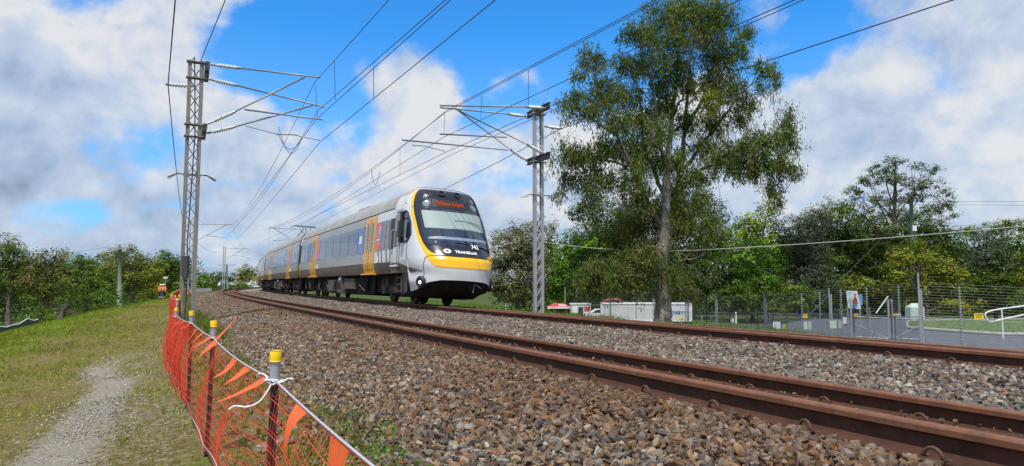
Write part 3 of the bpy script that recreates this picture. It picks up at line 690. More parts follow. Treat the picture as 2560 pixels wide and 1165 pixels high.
def worker(loc, yaw, label, stride, helmet_r=1.0):
    t = empty('person', label, 'person', loc, 'track workers', world=False); t.rotation_euler = (0, 0, yaw)
    def ch(*a): return [((x, y, z), r) for x, y, z, r in a]
    st = stride
    pel = (0, 0, .98, .13); ch_ = (0, .02, 1.25, .15); nk = (0, .01, 1.50, .06)
    chains = [ch(pel, (0, .0, 1.12, .13), ch_, (0, .01, 1.42, .14), nk, (0, .03, 1.60, .085), (0, .03, 1.70, .095), (0, .03, 1.76, .06))]
    for sg in (-1, 1):
        f = st * sg
        chains.append(ch((0, 0, .98, .13), (sg * .1, 0, .90, .095), (sg * .11, f * .12 + .03, .50, .07), (sg * .11, f * .22 - (.10 if f < 0 else 0), .10, .045), (sg * .12, f * .22 + .13 - (.10 if f < 0 else 0), .04, .04)))
        hand = (sg * .27, -f * .16 + .06, .80)
        chains.append(ch((0, .01, 1.42, .14), (sg * .20, .0, 1.43, .065), (sg * .26, -f * .08 - .02, 1.14, .05), (sg * .265, -f * .14 + .04, .90, .035), (*hand, .036)))
        for k in range(4): chains.append(ch((*hand, .036), (hand[0] + sg * .004, hand[1] - .025 + k * .018, .755 - .004 * (k in (1, 2)), .0095), (hand[0] - sg * .012, hand[1] - .022 + k * .018, .715 - .006 * (k in (1, 2)), .008)))
        chains.append(ch((*hand, .036), (hand[0] - sg * .02, hand[1] + .045, .775, .010), (hand[0] - sg * .025, hand[1] + .05, .745, .008)))
    skin_body('body', chains, 'skin', t)
    shirt = [ch((0, 0, 1.0, .165), (0, .0, 1.12, .165), (0, .02, 1.25, .185), (0, .01, 1.42, .165), (0, .01, 1.50, .075))]
    for sg in (-1, 1):
        f = st * sg; shirt.append(ch((0, .01, 1.42, .165), (sg * .20, .0, 1.43, .088), (sg * .26, -f * .08 - .02, 1.14, .07), (sg * .265, -f * .14 + .04, .90, .052)))
    so_ = skin_body('shirt', shirt, 'hivis', t)
    for sg in (-1, 1):
        f = st * sg
        trz = ch((0, 0, .98, .15), (sg * .1, 0, .90, .12), (sg * .11, f * .12 + .03, .50, .092), (sg * .11, f * .22 - (.10 if f < 0 else 0), .14, .075))
        skin_body('trousers', [trz], 'navy', t)
        b = B(); kz = np.array((sg * .11, f * .19 - (.05 if f < 0 else 0), .30)); b.tube([kz - (0, 0, .035), kz + (0, 0, .035)], .098, 12); b.build('reflective_band', 'refl', t, True, origin=(0, 0, 0))
        b = B(); y0 = f * .22 - (.10 if f < 0 else 0); b.tube([(sg * .115, y0 - .07, .05), (sg * .115, y0 - .03, .06), (sg * .118, y0 + .06, .055), (sg * .12, y0 + .17, .035)], [.045, .058, .055, .035], 8); b.tube([(sg * .115, y0, .06), (sg * .115, y0, .16)], .058, 8); b.build('boot', 'boot', t, True, origin=(0, 0, 0))
    for z, r in ((1.10, .19), (1.22, .20)):
        b = B(); an = np.linspace(0, 2 * np.pi, 25); b.tube(np.stack([r * np.cos(an), .01 + r * .93 * np.sin(an), np.full(25, z)], 1), .022, 5, cap=False); b.build('reflective_band', 'refl', t, True, origin=(0, 0, 0))
    hz = np.linspace(0, np.pi / 2, 8); rr = np.cos(hz) * .135 * helmet_r; an = np.arange(20) * 2 * np.pi / 20
    A = np.array([[(r * math.cos(a), .03 + 1.15 * r * math.sin(a), 1.685 + .135 * math.sin(h)) for a in an] for r, h in zip(np.concatenate([[.19, .185], rr]), np.concatenate([[-.02, .02], hz]))])
    b = B(); b.grid(A, closed=True); b.build('helmet', 'helmet', t, True, origin=(0, 0, 0))
    b = B(); b.box((0, .135, 1.645), (.03, .035, .05)); b.box((.035, .12, 1.675), (.025, .012, .012)); b.box((-.035, .12, 1.675), (.025, .012, .012)); b.box((0, .118, 1.60), (.05, .015, .012)); b.box((.095, .03, 1.655), (.02, .04, .06)); b.box((-.095, .03, 1.655), (.02, .04, .06)); b.build('face', 'skin', t, True, origin=(0, 0, 0))
    return t
pp = ray(408, 747, 76); pp[2] = gz(pp[0], pp[1])[0]
yawp = float(ang(78)) - math.pi / 2
worker(pp, yawp, 'worker in orange shirt and white helmet, the full back view nearer the camera', 1.0)
p2 = ray(401, 746, 78.5); p2[2] = gz(p2[0], p2[1])[0]
worker(p2, yawp + .15, 'worker in orange half hidden behind the colleague in front', -.8)
# ---------------------------------------------------------------- the train (built in its own frame: x back from the nose, y towards the viewer's side, z above the rails)
M['body'] = mat('brushed_grey_body', (.38, .375, .36), .36, metal=.35, col2=(.29, .275, .25), scale=.8, stretch=(.4, .4, 2.5), coat=.2)
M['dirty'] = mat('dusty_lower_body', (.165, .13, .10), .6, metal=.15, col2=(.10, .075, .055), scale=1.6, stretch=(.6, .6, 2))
M['roofm'] = mat('dull_roof', (.36, .36, .35), .65, col2=(.26, .25, .23), scale=1.0)
M['cabw'] = mat('pale_cab_shell', (.60, .62, .63), .28, coat=.5, var=.05, scale=1.2)
M['tyel'] = mat('train_yellow', (.90, .49, .0), .28, coat=.5, var=.04)
M['dyel'] = mat('door_yellow', (.68, .34, .02), .42, coat=.3, var=.10, scale=2)
M['mask'] = mat('black_cab_mask', (.012, .012, .022), .22, coat=.6, var=.2)
M['glass'] = mat('tinted_glass', (.018, .028, .055), .07, spec=.9, coat=.4, var=.25, scale=.8)
M['frost'] = mat('pale_sun_blind', (.26, .335, .32), .55, coat=.18, var=.05, scale=.6)
M['band'] = mat('window_band', (.055, .075, .115), .16, coat=.5, var=.15)
M['tred'] = mat('red_panel', (.56, .055, .085), .35, coat=.4, var=.08)
M['tblue'] = mat('blue_panel', (.025, .11, .42), .3, coat=.4, var=.1)
M['under'] = mat('underframe_black', (.010, .009, .008), .85, col2=(.022, .017, .013), scale=5, spec=.2)
M['ubox'] = mat('dusty_equipment_box', (.11, .088, .068), .85, col2=(.055, .043, .034), scale=4)
M['wheelm'] = mat('wheel_steel', (.03, .023, .019), .6, metal=.3)
M['lampoff'] = mat('lamp_glass', (.17, .21, .21), .15, coat=.6, spec=.8)
M['led'] = emit_mat('display_letters', (1.0, .17, .07), .62)
M['lamp_on'] = emit_mat('marker_lamp', (1, .98, .94), 1.6)
M['fair'] = mat('dark_grey_fairing', (.085, .09, .10), .5, coat=.2); M['dash'] = mat('grey_dash', (.20, .25, .32), .4)
WZ = np.array([.3, .4, .7, .95, 1.05, 1.2, 1.4, 1.9, 2.9, 3.1, 3.25, 3.4, 3.55, 3.68, 3.79, 3.87, 3.93, 3.97])
WW = np.array([1.10, 1.18, 1.28, 1.26, 1.29, 1.335, 1.36, 1.36, 1.345, 1.325, 1.29, 1.245, 1.185, 1.10, .98, .82, .54, .02])
def wz(z): return np.interp(z, WZ, WW)
XZ = np.array([.3, .4, .6, .8, 1.0, 1.2, 1.4, 1.6, 1.8, 2.1, 2.5, 3.0, 3.3, 3.5, 3.68, 3.79, 3.87, 3.93, 3.97])
X0 = np.array([.12, .08, .04, .015, 0, 0, .04, .15, .30, .54, .88, 1.28, 1.50, 1.63, 1.76, 1.88, 2.08, 2.4, 2.9])
LZ = np.array([.3, 1.5, 2.2, 3.0, 3.4, 3.7, 3.97]); LL = np.array([1.6, 1.55, 1.4, 1.2, 1.05, .8, .3])
X1 = 3.4
def surf(q, z, off=0.0):
    q, z = np.broadcast_arrays(np.asarray(q, float), np.asarray(z, float))
    def raw(q, z):
        aq = np.abs(q); th = np.clip(aq, 0, 1) * np.pi / 2; n = 2.6
        w = wz(z); x0 = np.interp(z, XZ, X0); L = np.interp(z, LZ, LL)
        y = w * np.sin(th) ** (2 / n); x = x0 + L * (1 - np.cos(th) ** (2 / n))
        t = np.clip(aq - 1, 0, 1); x = x * (1 - t) + X1 * t
        return np.stack([x, np.sign(q) * y, z], -1)
    p = raw(q, z)
    if np.any(off):
        e = .02
        a = raw(q + e, z) - raw(q - e, z); b = raw(q, np.minimum(z + e, 3.96)) - raw(q, z - e)
        nn = np.cross(b, a); nn /= np.linalg.norm(nn, axis=-1, keepdims=True) + 1e-9
        nn *= np.sign(-nn[..., :1] + 1e-6 + 3 * nn[..., 1:2] * np.sign(q)[..., None] * (np.abs(q)[..., None] > .8))
        p = p + nn * off
    return p
def patch(zs, qa, qb, off, nq=14):            # a panel following the cab's skin between two edges given per height
    zs, qa, qb = map(np.asarray, (zs, qa, qb)); zz = np.linspace(zs[0], zs[-1], 26)
    a = np.interp(zz, zs, qa); b = np.interp(zz, zs, qb); t = np.linspace(0, 1, nq)
    q = a[:, None] * (1 - t) + b[:, None] * t
    return surf(q, np.repeat(zz[:, None], nq, 1), off)
def side(x0, x1, z0, z1, off, y=1, nx=2, nz=14):
    xs = np.linspace(x0, x1, nx); zs = np.linspace(z0, z1, nz); Xg, Zg = np.meshgrid(xs, zs)
    return np.stack([Xg, y * (wz(Zg) + off), Zg], -1)
def sheet(b, A, m=0, thick=.012, up=None):     # a thin panel with real edges
    b.grid(A, m)
    return b
def text_mesh(s, size, font_scale=(1, 1), bold=0.0):
    cu = bpy.data.curves.new('lettering', 'FONT'); cu.body = s; cu.size = size; cu.align_x = 'CENTER'; cu.align_y = 'CENTER'; cu.offset = bold; cu.resolution_u = 3
    o = bpy.data.objects.new('tmp', cu); C.objects.link(o)
    dg = bpy.context.evaluated_depsgraph_get(); me = bpy.data.meshes.new_from_object(o.evaluated_get(dg))
    V = np.array([v.co[:] for v in me.vertices]) * (font_scale[0], font_scale[1], 1); Fs = [np.array([list(p.vertices)]) for p in me.polygons]
    bpy.data.objects.remove(o); bpy.data.meshes.remove(me)
    return V, Fs
def on_front(V, yc, zc, off):                  # lay flat lettering on the cab front; photo left is +y
    y = yc - V[:, 0]; z = zc + V[:, 1]
    q = np.array([np.interp(abs(yy) / wz(zz), np.sin(np.linspace(0, 1, 200) * np.pi / 2) ** (2 / 2.6), np.linspace(0, 1, 200)) * np.sign(yy) for yy, zz in zip(y, z)])
    return surf(q, z, off)
def plan_disc(q, z, r, depth, n=20, off=0.0, ring=None):
    c = surf(np.array([q]), np.array([z]))[0]; e = .03
    a = unit((surf(np.array([q + e]), np.array([z])) - surf(np.array([q - e]), np.array([z])))[0]); b_ = unit((surf(np.array([q]), np.array([z + e])) - surf(np.array([q]), np.array([z - e])))[0])
    nn = np.cross(b_, a); nn = nn * (-1 if nn[0] > 0 else 1); nn = unit(nn); b_ = np.cross(a, nn)
    b = B(); prof = ring or [(r, -.01), (r, depth), (r * .8, depth + .012), (0.001, depth + .02)]
    an = np.arange(n) * 2 * np.pi / n
    A = np.array([[c + nn * (h + off) + rr * (np.cos(t) * a + np.sin(t) * b_) for t in an] for rr, h in prof])
    b.grid(A, 0, closed=True)
    return b, c, nn
SN = 16.3
zc_tr = -HC - CC_ / 2
def car_matrix(sn, s_a, s_b):
    a = P(s_a, SP + .57, zc_tr); b = P(s_b, SP + .57, zc_tr); d = unit(b - a)
    org = a + d * ((sn - s_a))
    return Matrix.Translation(Vector(org)) @ Matrix.Rotation(math.atan2(d[1], d[0]), 4, 'Z') @ Matrix.Rotation(CC_ / 1.14, 4, 'X')
LC = 22.0; GAP = .55
train = empty('commuter_train', 'silver commuter train with black and yellow cab front, rounding the curve', 'train', world=False)
MT = car_matrix(SN, SN + 4, SN + 18.4); train.matrix_world = MT
def tp(b, name, mats, parent, smooth=False, label=None):
    o = b.build(name, mats, parent, smooth); return tag(o, label)
def bogie(parent, xc):
    b = B()
    for y in (.86, -.86):
        b.beam((xc - 1.75, y, .62), (xc + 1.75, y, .62), .14, .2, 1); b.beam((xc - .5, y, .45), (xc + .5, y, .45), .2, .22, 1)
        for dx in (-1.2, 1.2):
            b.box((xc + dx, y * 1.05, .44), (.34, .2, .3), 1); b.tube([(xc + dx + .25, y * 1.06, .5), (xc + dx + .25, y * 1.06, .82)], .09, 8, 1); b.tube([(xc + dx - .25, y * 1.06, .5), (xc + dx - .25, y * 1.06, .82)], .09, 8, 1)
            b.tube([(xc + dx - .4, y * 1.1, .35), (xc + dx - .45, y * 1.12, .95)], .02, 5, 1)
        b.tube([(xc - .2, y * 1.12, .9), (xc + .25, y * 1.12, .5), (xc + .3, y * 1.12, .2)], .025, 5, 1)
    b.box((xc, 0, .55), (1.5, 1.9, .5), 0); b.box((xc - 1.9, 0, .58), (.5, 1.9, .5), 0); b.box((xc + 1.9, 0, .58), (.5, 1.9, .5), 0)
    o = tp(b, 'bogie', ['under', 'ubox'], parent)
    for dx in (-1.2, 1.2):
        for y in (.57, -.57):
            w = B(); rr = [(.03, -.075), (.15, -.07), (.17, -.03), (.34, -.02), (.36, -.065), (.42, -.065), (.423, .03), (.445, .04), (.445, .065), (.36, .065), (.34, .03), (.17, .03), (.1, .06), (.03, .06)]
            sg = -1 if y > 0 else 1; an = np.arange(28) * 2 * np.pi / 28
            A = np.array([[(xc + dx + r * math.cos(t), y + sg * h, .425 + r * math.sin(t)) for t in an] for r, h in rr])
            w.grid(A, 0, closed=True); w.tube([(xc + dx, y, .425), (xc + dx, 0, .425)], .08, 8)
            tp(w, 'wheel', 'wheelm', o, True)
    return o
def door(parent, xc, y, hw=.74):
    b = B(); z0, z1 = 1.03, 3.16
    for (a, c) in ((xc - hw, xc - .012), (xc + .012, xc + hw)):
        A = side(a, c, z0, z1, .022, y, 2, 26); b.grid(A, 0)
        for k in (0, -1):
            e = A[k]; b.add(np.concatenate([e, e - (0, .05 * y, 0)]), [np.array([(0, 1, 3, 2)])], 0)
        for k in (0, -1):
            e = A[:, k]; b.grid(np.stack([e, e - (0, .05 * y, 0)], 1), 0)
    b.grid(side(xc - .02, xc + .02, z0, z1 - .05, .010, y, 2, 20), 1)
    for i, z in enumerate(np.arange(1.12, 3.05, .125)):            # arrow marks along the meeting edge
        b.add([(xc - .055, y * (wz(z + .06) + .026), z + .06), (xc + .055, y * (wz(z + .06) + .026), z + .06), (xc, y * (wz(z) + .026), z - .02)], [np.array([(0, 1, 2)])], 1)
    b.box((xc, y * 1.27, .985), (1.75, .26, .05), 0)
    o = tp(b, 'door', ['dyel', 'black'], parent)
    for dx in (-.33, .33):
        w = B(); zz = np.linspace(1.80, 2.92, 12)
        hwid = .16 * np.clip(np.minimum(1, .55 + np.minimum(zz - 1.80, 2.92 - zz) / .16 * .45), 0, 1)
        A = np.stack([np.stack([np.full(12, xc + dx) - hwid, y * (wz(zz) + .028), zz], -1), np.stack([np.full(12, xc + dx) + hwid, y * (wz(zz) + .028), zz], -1)], 1)
        w.grid(A); tp(w, 'door_window', 'glass', o)
    return o
def body_loft(x0, x1, z0=1.0):
    zs = np.array([.98, 1.05, 1.2, 1.33, 1.4, 1.9, 2.4, 2.9, 3.0, 3.1, 3.18, 3.25, 3.32, 3.4, 3.46, 3.52, 3.58, 3.63, 3.68, 3.74, 3.79, 3.84, 3.89, 3.97])
    xs = np.linspace(x0, x1, 12); b = B()
    for y in (1, -1):
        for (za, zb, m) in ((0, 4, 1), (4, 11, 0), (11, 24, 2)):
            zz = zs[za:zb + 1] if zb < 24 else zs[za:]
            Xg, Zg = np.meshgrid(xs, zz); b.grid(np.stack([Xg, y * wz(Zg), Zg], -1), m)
    for x in (x0, x1):
        pr = [(x, wz(z), z) for z in zs] + [(x, -wz(z), z) for z in zs[::-1]]
        b.add(pr, [np.arange(len(pr))[None]], 3)
    b.box(((x0 + x1) / 2, 0, .99), (x1 - x0 - .1, 2.3, .06), 3)
    return b
def carriage(M4, first=False, idx=0, LC=22.0):
    x0 = X1 if first else 0.0
    b = body_loft(x0, LC)
    for y in (1, -1):        # gutter line under the roof
        b.grid(side(x0 + .02, LC - .02, 3.205, 3.235, .012, y, 2, 2), 3)
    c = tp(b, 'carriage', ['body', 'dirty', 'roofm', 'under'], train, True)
    for f in c.data.polygons: f.use_smooth = True
    c.matrix_local = MT.inverted() @ M4
    d1, d2 = (6.25, 17.66) if first else (4.9, 17.1)
    for y in (1, -1):
        for d in (d1, d2): door(c, d, y)
        spans = [(d1 + .85, d2 - .85), (d2 + .85, LC - .55)] + ([(3.62, d1 - .85)] if first else [(.55, d1 - .85)])
        for k, (a, e) in enumerate(spans):
            w = B(); w.grid(side(a, e, 1.80, 2.86, .006, y, 8, 8)); tp(w, 'window_band', 'band', c)
            def panel(xa, xb, mm, nm, z0=1.82, z1=2.84):
                w = B(); w.grid(side(xa, xb, z0, z1, .012, y, 2, 8)); return tp(w, nm, mm, c)
            if k == 0:
                panel(a + .02, a + .95, 'tblue', 'blue_panel'); panel(e - .75, e - .02, 'tred', 'red_panel')
                n, xa, xb = 5, a + 1.02, e - .85
            elif k == 1:
                panel(a + .02, a + .6, 'tblue', 'blue_panel'); n, xa, xb = 2, a + .7, e - .05
            else:
                panel(e - .72, e - .02, 'tred', 'red_panel'); n, xa, xb = 2, a + .05, e - .8
                if first:
                    for zz in (2.62, 2.52, 2.42):
                        s = B(); s.grid(side(e - .58, e - .40, zz, zz + .07, .016, y, 2, 2)); tp(s, 'sticker', 'white', c)
                    s = B(); s.grid(side(e - .62, e - .12, 2.20, 2.25, .016, y, 2, 2)); tp(s, 'sticker', 'white', c)
            for j in range(n):
                wa = xa + (xb - xa) * j / n + .03; wb = xa + (xb - xa) * (j + 1) / n - .03
                w = B(); w.grid(side(wa, wb, 1.88, 2.72, .013, y, 2, 10)); tp(w, 'window', 'glass', c)
            if k == 0:
                for xx in (a + .55, a + 1.6):
                    s = B(); s.grid(side(xx - .22, xx + .22, 2.2, 2.52, .018, y, 2, 3)); tp(s, 'sticker', 'white' if xx < a + 1 else 'tblue', c)
            if k == 2:
                s = B(); s.grid(side(xa + .9, xa + 1.2, 2.15, 2.55, .018, y, 2, 3)); tp(s, 'sticker', 'tblue', c)
        for d in (d1, d2):
            s = B(); s.box((d - 1.25, y * 1.365, 1.5), (.26, .03, .22)); tp(s, 'sticker', 'white', c)
        # coloured strip on the car end
        for (z0, z1, mm) in ((2.86, 3.4, 'white'), (1.8, 2.86, 'black'), (1.0, 1.8, 'dyel')):
            s = B(); s.grid(side(LC - .34, LC + .01, z0, z1, .014, y, 2, 8)); tp(s, 'end_strip', mm, c)
        # panel seams
        s = B()
        for xx in np.arange(d1 + 1.2, LC - .4, 2.6): s.grid(side(xx, xx + .012, 1.36, 1.8, .003, y, 2, 3))
        s.grid(side(x0 + .05, LC, 1.36, 1.385, .003, y, 2, 2)); tp(s, 'panel_seam', 'dirty', c)
    # gangway
    g = B(); g.box((LC + GAP / 2, 0, 2.1), (GAP + .3, 1.9, 2.2)); tp(g, 'gangway', 'under', c)
    # roof plant
    r = B(); r.box((10.6, .1, 3.98), (1.9, 1.0, .12))
    tp(r, 'roof_unit', ['roofm'], c)
    # under the floor
    u = B(); u.box((LC / 2, 0, .82), (LC - 1.0, 1.9, .34), 0); u.box((LC / 2 + .4, 0, .56), (10.2, 2.0, .62), 0); u.box((LC / 2 + .6, 0, .30), (7.0, 1.7, .2), 0)
    for y in (1, -1):
        for (xa, xb, z0, z1, m, yy) in ((9.0, 10.9, .42, .86, 1, 1.16), (11.1, 11.75, .22, .96, 1, 1.24), (11.9, 13.0, .3, .82, 1, 1.2), (13.05, 14.1, .3, .82, 1, 1.2), (7.2, 8.7, .35, .9, 0, 1.05), (14.3, 15.2, .35, .9, 0, 1.1)):
            u.box(((xa + xb) / 2, y * (yy - .2), (z0 + z1) / 2), (xb - xa, .4, z1 - z0), m)
        for k in range(26):
            xx = rng.uniform(4.4, LC - 1.2); u.tube([(xx, y * 1.12, .95), (xx + rng.normal(0, .2), y * 1.14, .6), (xx + rng.normal(0, .3), y * 1.1, .35)], .022, 4, rng.integers(0, 2))
        u.box((11.42, y * 1.245, .84), (.16, .02, .10), 2); u.box((11.42, y * 1.245, .55), (.34, .02, .28), 0)
        for k in range(7): u.box((12.0 + k * .12, y * 1.205, .56), (.04, .02, .44), 0)
    tp(u, 'underframe_equipment', ['under', 'ubox', 'white'], c)
    bogie(c, 4.0 if first else 2.9); bogie(c, LC - 3.4)
    return c
c1 = carriage(MT, True)
s_ = SN + LC + GAP
for k in range(3):
    cc = carriage(car_matrix(s_, s_ + 2.9, s_ + 18.5), False, k + 1)
    if k == 0:       # raised pantograph on the second car
        p = B(); x = 8.5
        p.box((x, 0, 3.98), (1.9, 1.3, .06), 0)
        for y in (.5, -.5): p.tube([(x + .7, y, 4.0), (x - .4, y * .5, 4.45)], .03, 6); p.tube([(x - .4, y * .5, 4.45), (x + .25, y * .9, 4.85)], .02, 6)
        p.tube([(x + .25, .95, 4.72), (x + .25, .7, 4.86), (x + .25, -.7, 4.86), (x + .25, -.95, 4.72)], .03, 6); p.tube([(x + .0, .9, 4.74), (x + .0, .7, 4.86), (x + .0, -.7, 4.86), (x + .0, -.9, 4.74)], .03, 6)
        for yy in (.6, -.6): p.tube([(x + .9, yy, 3.85), (x + .9, yy, 4.0)], .08, 8)
        tp(p, 'pantograph', 'darksteel', cc)
    s_ += LC + GAP
# cab shell
def cab():
    q = np.concatenate([np.linspace(0, 1, 34), np.linspace(1.02, 2, 22)]); q = np.concatenate([-q[:0:-1], q])
    zb = np.interp(np.abs(q), [0, .3, .5, .62, .70, .78, .9, .985, .99, 1.14, 2], [.80, .78, .71, .63, .56, .48, .42, .40, 1.0, 1.0, 1.0])
    b = B(); rows = []
    ts = np.linspace(0, 1, 70); zz = [zb + (3.97 - zb) * (1 - (1 - t) ** 1.35) for t in ts]
    A = np.stack([surf(q, z) for z in zz]); b.grid(A, 0)
    sh = tp(b, 'cab_shell', ['cabw'], train, True)
    def ap(name, m, A, parent=sh, sm=True):
        b = B()
        for a in (A if isinstance(A, list) else [A]): b.grid(a, 0)
        return tp(b, name, m, parent, sm)
    # black mask, yellow band, chin
    zs = [1.50, 1.53, 1.60, 1.72, 1.9, 2.2, 3.0, 3.5, 3.7, 3.82, 3.965]
    qm = np.array([.30, .36, .44, .51, .565, .61, .65, .67, .68, .70, .9])
    ap('cab_mask', 'mask', patch(zs, -qm, qm, .006, 40), train)
    zy = [1.50, 1.62, 1.8, 2.1, 2.5, 3.0, 3.45, 3.7, 3.82]; qi = np.interp(zy, zs, qm); qo = np.array([.55, .58, .625, .672, .70, .728, .755, .768, .755])
    ap('yellow_band', 'tyel', [patch(zy, qi, qo, .005, 8), patch(zy, -qo, -qi, .005, 8)], train)
    zcn = [1.16, 1.19, 1.26, 1.38, 1.50]; qc = np.array([.30, .40, .455, .52, .565])
    ap('yellow_chin', 'tyel', patch(zcn, -qc, qc, .007, 40), train)
    # seams of the nose cover
    s = B()
    for sg in (1, -1):
        z = np.linspace(.64, 1.42, 16); s.tube(surf(sg * np.interp(z, [.64, 1.2, 1.42], [.64, .62, .575]), z, .008), .010, 4)
        z = np.linspace(1.42, 1.52, 8); s.tube(surf(sg * np.interp(z, [1.42, 1.48, 1.52], [.575, .52, .40]), z, .010), .010, 4)
        z = np.linspace(1.35, 2.2, 10); s.tube(surf(sg * np.interp(z, [1.35, 1.7, 2.0, 2.2], [1.02, 1.0, .93, .82]), z, .006), .006, 4)
        s.tube(surf(sg * np.linspace(.66, 1.9, 22), np.interp(np.linspace(.66, 1.9, 22), [.66, .9, 1.15, 1.5, 1.9], [1.04, 1.12, 1.22, 1.30, 1.32]), .006), .008, 4)
    s.tube(surf(np.linspace(-.40, .40, 20), np.full(20, 1.515), .012), .010, 4)
    tp(s, 'panel_seam', 'black', train)
    # grey skirt area behind the nose
    for sg in (1, -1):
        qq = np.linspace(.80, 1.98, 26); t = np.linspace(0, 1, 8); top = np.interp(qq, [.8, .95, 1.15, 1.5, 2], [1.05, 1.12, 1.21, 1.29, 1.31]); bot = np.interp(qq, [.8, .95, 1.1, 2], [1.02, 1.0, .985, .99])
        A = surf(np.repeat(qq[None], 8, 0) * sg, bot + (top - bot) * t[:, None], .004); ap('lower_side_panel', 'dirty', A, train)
        # dark grey fairing plate with slanted front edge
        f = B(); y = sg * 1.17
        V = [(1.28, y, .98), (1.02 + .32, y * .99, .98), (1.62, y * .96, .36), (2.15, y * .96, .36), (2.15, y, .98)]
        V = [(1.62, y * 1.02, .99), (1.86, y * .95, .37), (2.42, y * .95, .37), (2.42, y * 1.03, .99)]
        V2 = [(a, b_ - sg * .06, c_) for a, b_, c_ in V]
        f.add(V + V2, [np.array([(0, 1, 2, 3), (7, 6, 5, 4), (0, 1, 5, 4), (1, 2, 6, 5), (2, 3, 7, 6), (3, 0, 4, 7)])]); tp(f, 'fairing_plate', M['fair'], train)
        # cab door with rails, step and ladder
        d = B(); A = side(2.42, 3.12, 1.34, 3.08, .006, sg, 2, 14); d.grid(A, 0)
        for xx in (2.40, 3.12): d.grid(side(xx, xx + .018, 1.2, 3.1, .010, sg, 2, 12), 1)
        d.grid(side(2.40, 3.14, 3.08, 3.10, .010, sg, 2, 2), 1)
        o = tp(d, 'cab_door', ['cabw', 'black'], train)
        w = B(); w.grid(side(2.46, 3.10, 1.86, 2.95, .012, sg, 2, 6)); tp(w, 'window', 'glass', o)
        w = B(); w.grid(side(2.62, 2.95, 2.98, 3.04, .014, sg, 2, 3)); tp(w, 'vent', 'black', o)
        h = B()
        for xx in (2.36, 3.18): h.tube([(xx, sg * 1.36, 2.45), (xx, sg * 1.45, 2.42), (xx, sg * 1.46, 1.9), (xx, sg * 1.45, 1.36), (xx, sg * 1.34, 1.30)], .022, 6)
        tp(h, 'grab_rail', 'tube', train)
        st = B(); st.box((2.77, sg * 1.34, 1.22), (.72, .2, .05)); st.box((2.77, sg * 1.33, 1.09), (.62, .12, .2), 1); tp(st, 'door_step', ['white', 'dirty'], train)
        ld = B()
        for xx in (2.45, 2.98): ld.beam((xx, sg * 1.2, 1.0), (xx, sg * 1.2, .36), .05, .05)
        for zz in (.4, .62, .84): ld.beam((2.45, sg * 1.2, zz), (2.98, sg * 1.2, zz), .1, .03)
        tp(ld, 'ladder', 'ubox', train)
        # side window
        qz = np.array([1.98, 2.05, 2.2, 2.6, 2.95, 3.0]); xa = np.array([1.72, 1.58, 1.46, 1.66, 1.98, 2.08]); xb = np.array([2.28, 2.30, 2.32, 2.32, 2.30, 2.24])
        zz = np.linspace(1.98, 3.0, 16); a_, b_ = np.interp(zz, qz, xa), np.interp(zz, qz, xb); t = np.linspace(0, 1, 5)
        Xq = a_[:, None] * (1 - t) + b_[:, None] * t; Zq = np.repeat(zz[:, None], 5, 1)
        L0 = np.interp(Zq, XZ, X0) + np.interp(Zq, LZ, LL)
        qq = np.where(Xq >= L0, 1 + (Xq - L0) / (X1 - L0), 0)
        for i in np.ndindex(Xq.shape):
            if Xq[i] < L0[i]:
                g_ = np.linspace(.3, 1, 200); sx = surf(g_, np.full(200, Zq[i]))[:, 0]; qq[i] = np.interp(Xq[i], sx, g_)
        win = ap('side_window', 'glass', surf(sg * qq, Zq, .010), train)
        fr = B(); loop = np.concatenate([surf(sg * qq, Zq, .012)[:, 0], surf(sg * qq, Zq, .012)[::-1, -1]]); loop = np.concatenate([loop, loop[:1]])
        fr.tube(loop, .028, 5); tp(fr, 'window_frame', 'black', win)
        # mirror on its arm (only the near one shows)
        if sg > 0:
          m = B(); m.box((1.93, sg * 1.52, 2.38), (.20, .16, .52), 0); m.tube([(2.1, sg * 1.36, 2.75), (2.0, sg * 1.50, 2.78), (1.95, sg * 1.52, 2.6)], .025, 6); m.tube([(1.9, sg * 1.50, 2.12), (1.97, sg * 1.46, 1.98), (2.12, sg * 1.37, 2.02)], .018, 6)
          m.beam((2.32, sg * 1.40, 3.0), (2.32, sg * 1.42, 1.98), .10, .06)
          tp(m, 'mirror', 'black', train)
        w = B(); w.grid(side(3.15, 3.62, 1.80, 2.86, .009, sg, 2, 8)); tp(w, 'door_pillar', 'black', train)
        w = B(); w.grid(side(3.4, 5.44, 1.37, 1.80, .004, sg, 2, 5)); tp(w, 'cab_side_panel', 'cabw', train); w = B(); w.grid(side(3.4, 5.44, 2.86, 3.2, .004, sg, 2, 5)); tp(w, 'cab_side_panel', 'cabw', train)
        w = B()
        for xa in (3.75, 4.35, 4.75): A = side(xa, xa + .14, 1.05, 1.80, .008, sg, 2, 8); A[..., 0] += np.linspace(-.12, .16, 8)[:, None]; w.grid(A)
        tp(w, 'body_stripe', M['fair'], train)
        # round buffer lamp housings low on the corners
        hb, cen, nn = plan_disc(sg * .66, .70, .15, .05, 22, 0, [(.18, -.10), (.185, .05), (.16, .085), (.09, .085), (.08, .03), (.001, .03)])
        ho = tp(hb, 'headlight_housing', 'black', train, True)
        hl, _, _ = plan_disc(sg * .66, .70, .055, .02, 14, .06); tp(hl, 'headlight', 'lamp_on', ho, True)
        # upper lamps
        for (yy, z, r, nm) in ((.80, 3.50, .08, 'lampoff'), (.82, 3.26, .12, 'lampoff')):
            q_ = np.interp(yy / wz(z), np.sin(np.linspace(0, 1, 200) * np.pi / 2) ** (2 / 2.6), np.linspace(0, 1, 200)); hl, _, _ = plan_disc(sg * q_, z, r, .012, 18, .006, [(r + .012, -.02), (r + .012, .004), (r, .007), (r * .9, .002), (.001, .006)]); tp(hl, 'headlight', nm, train, True)
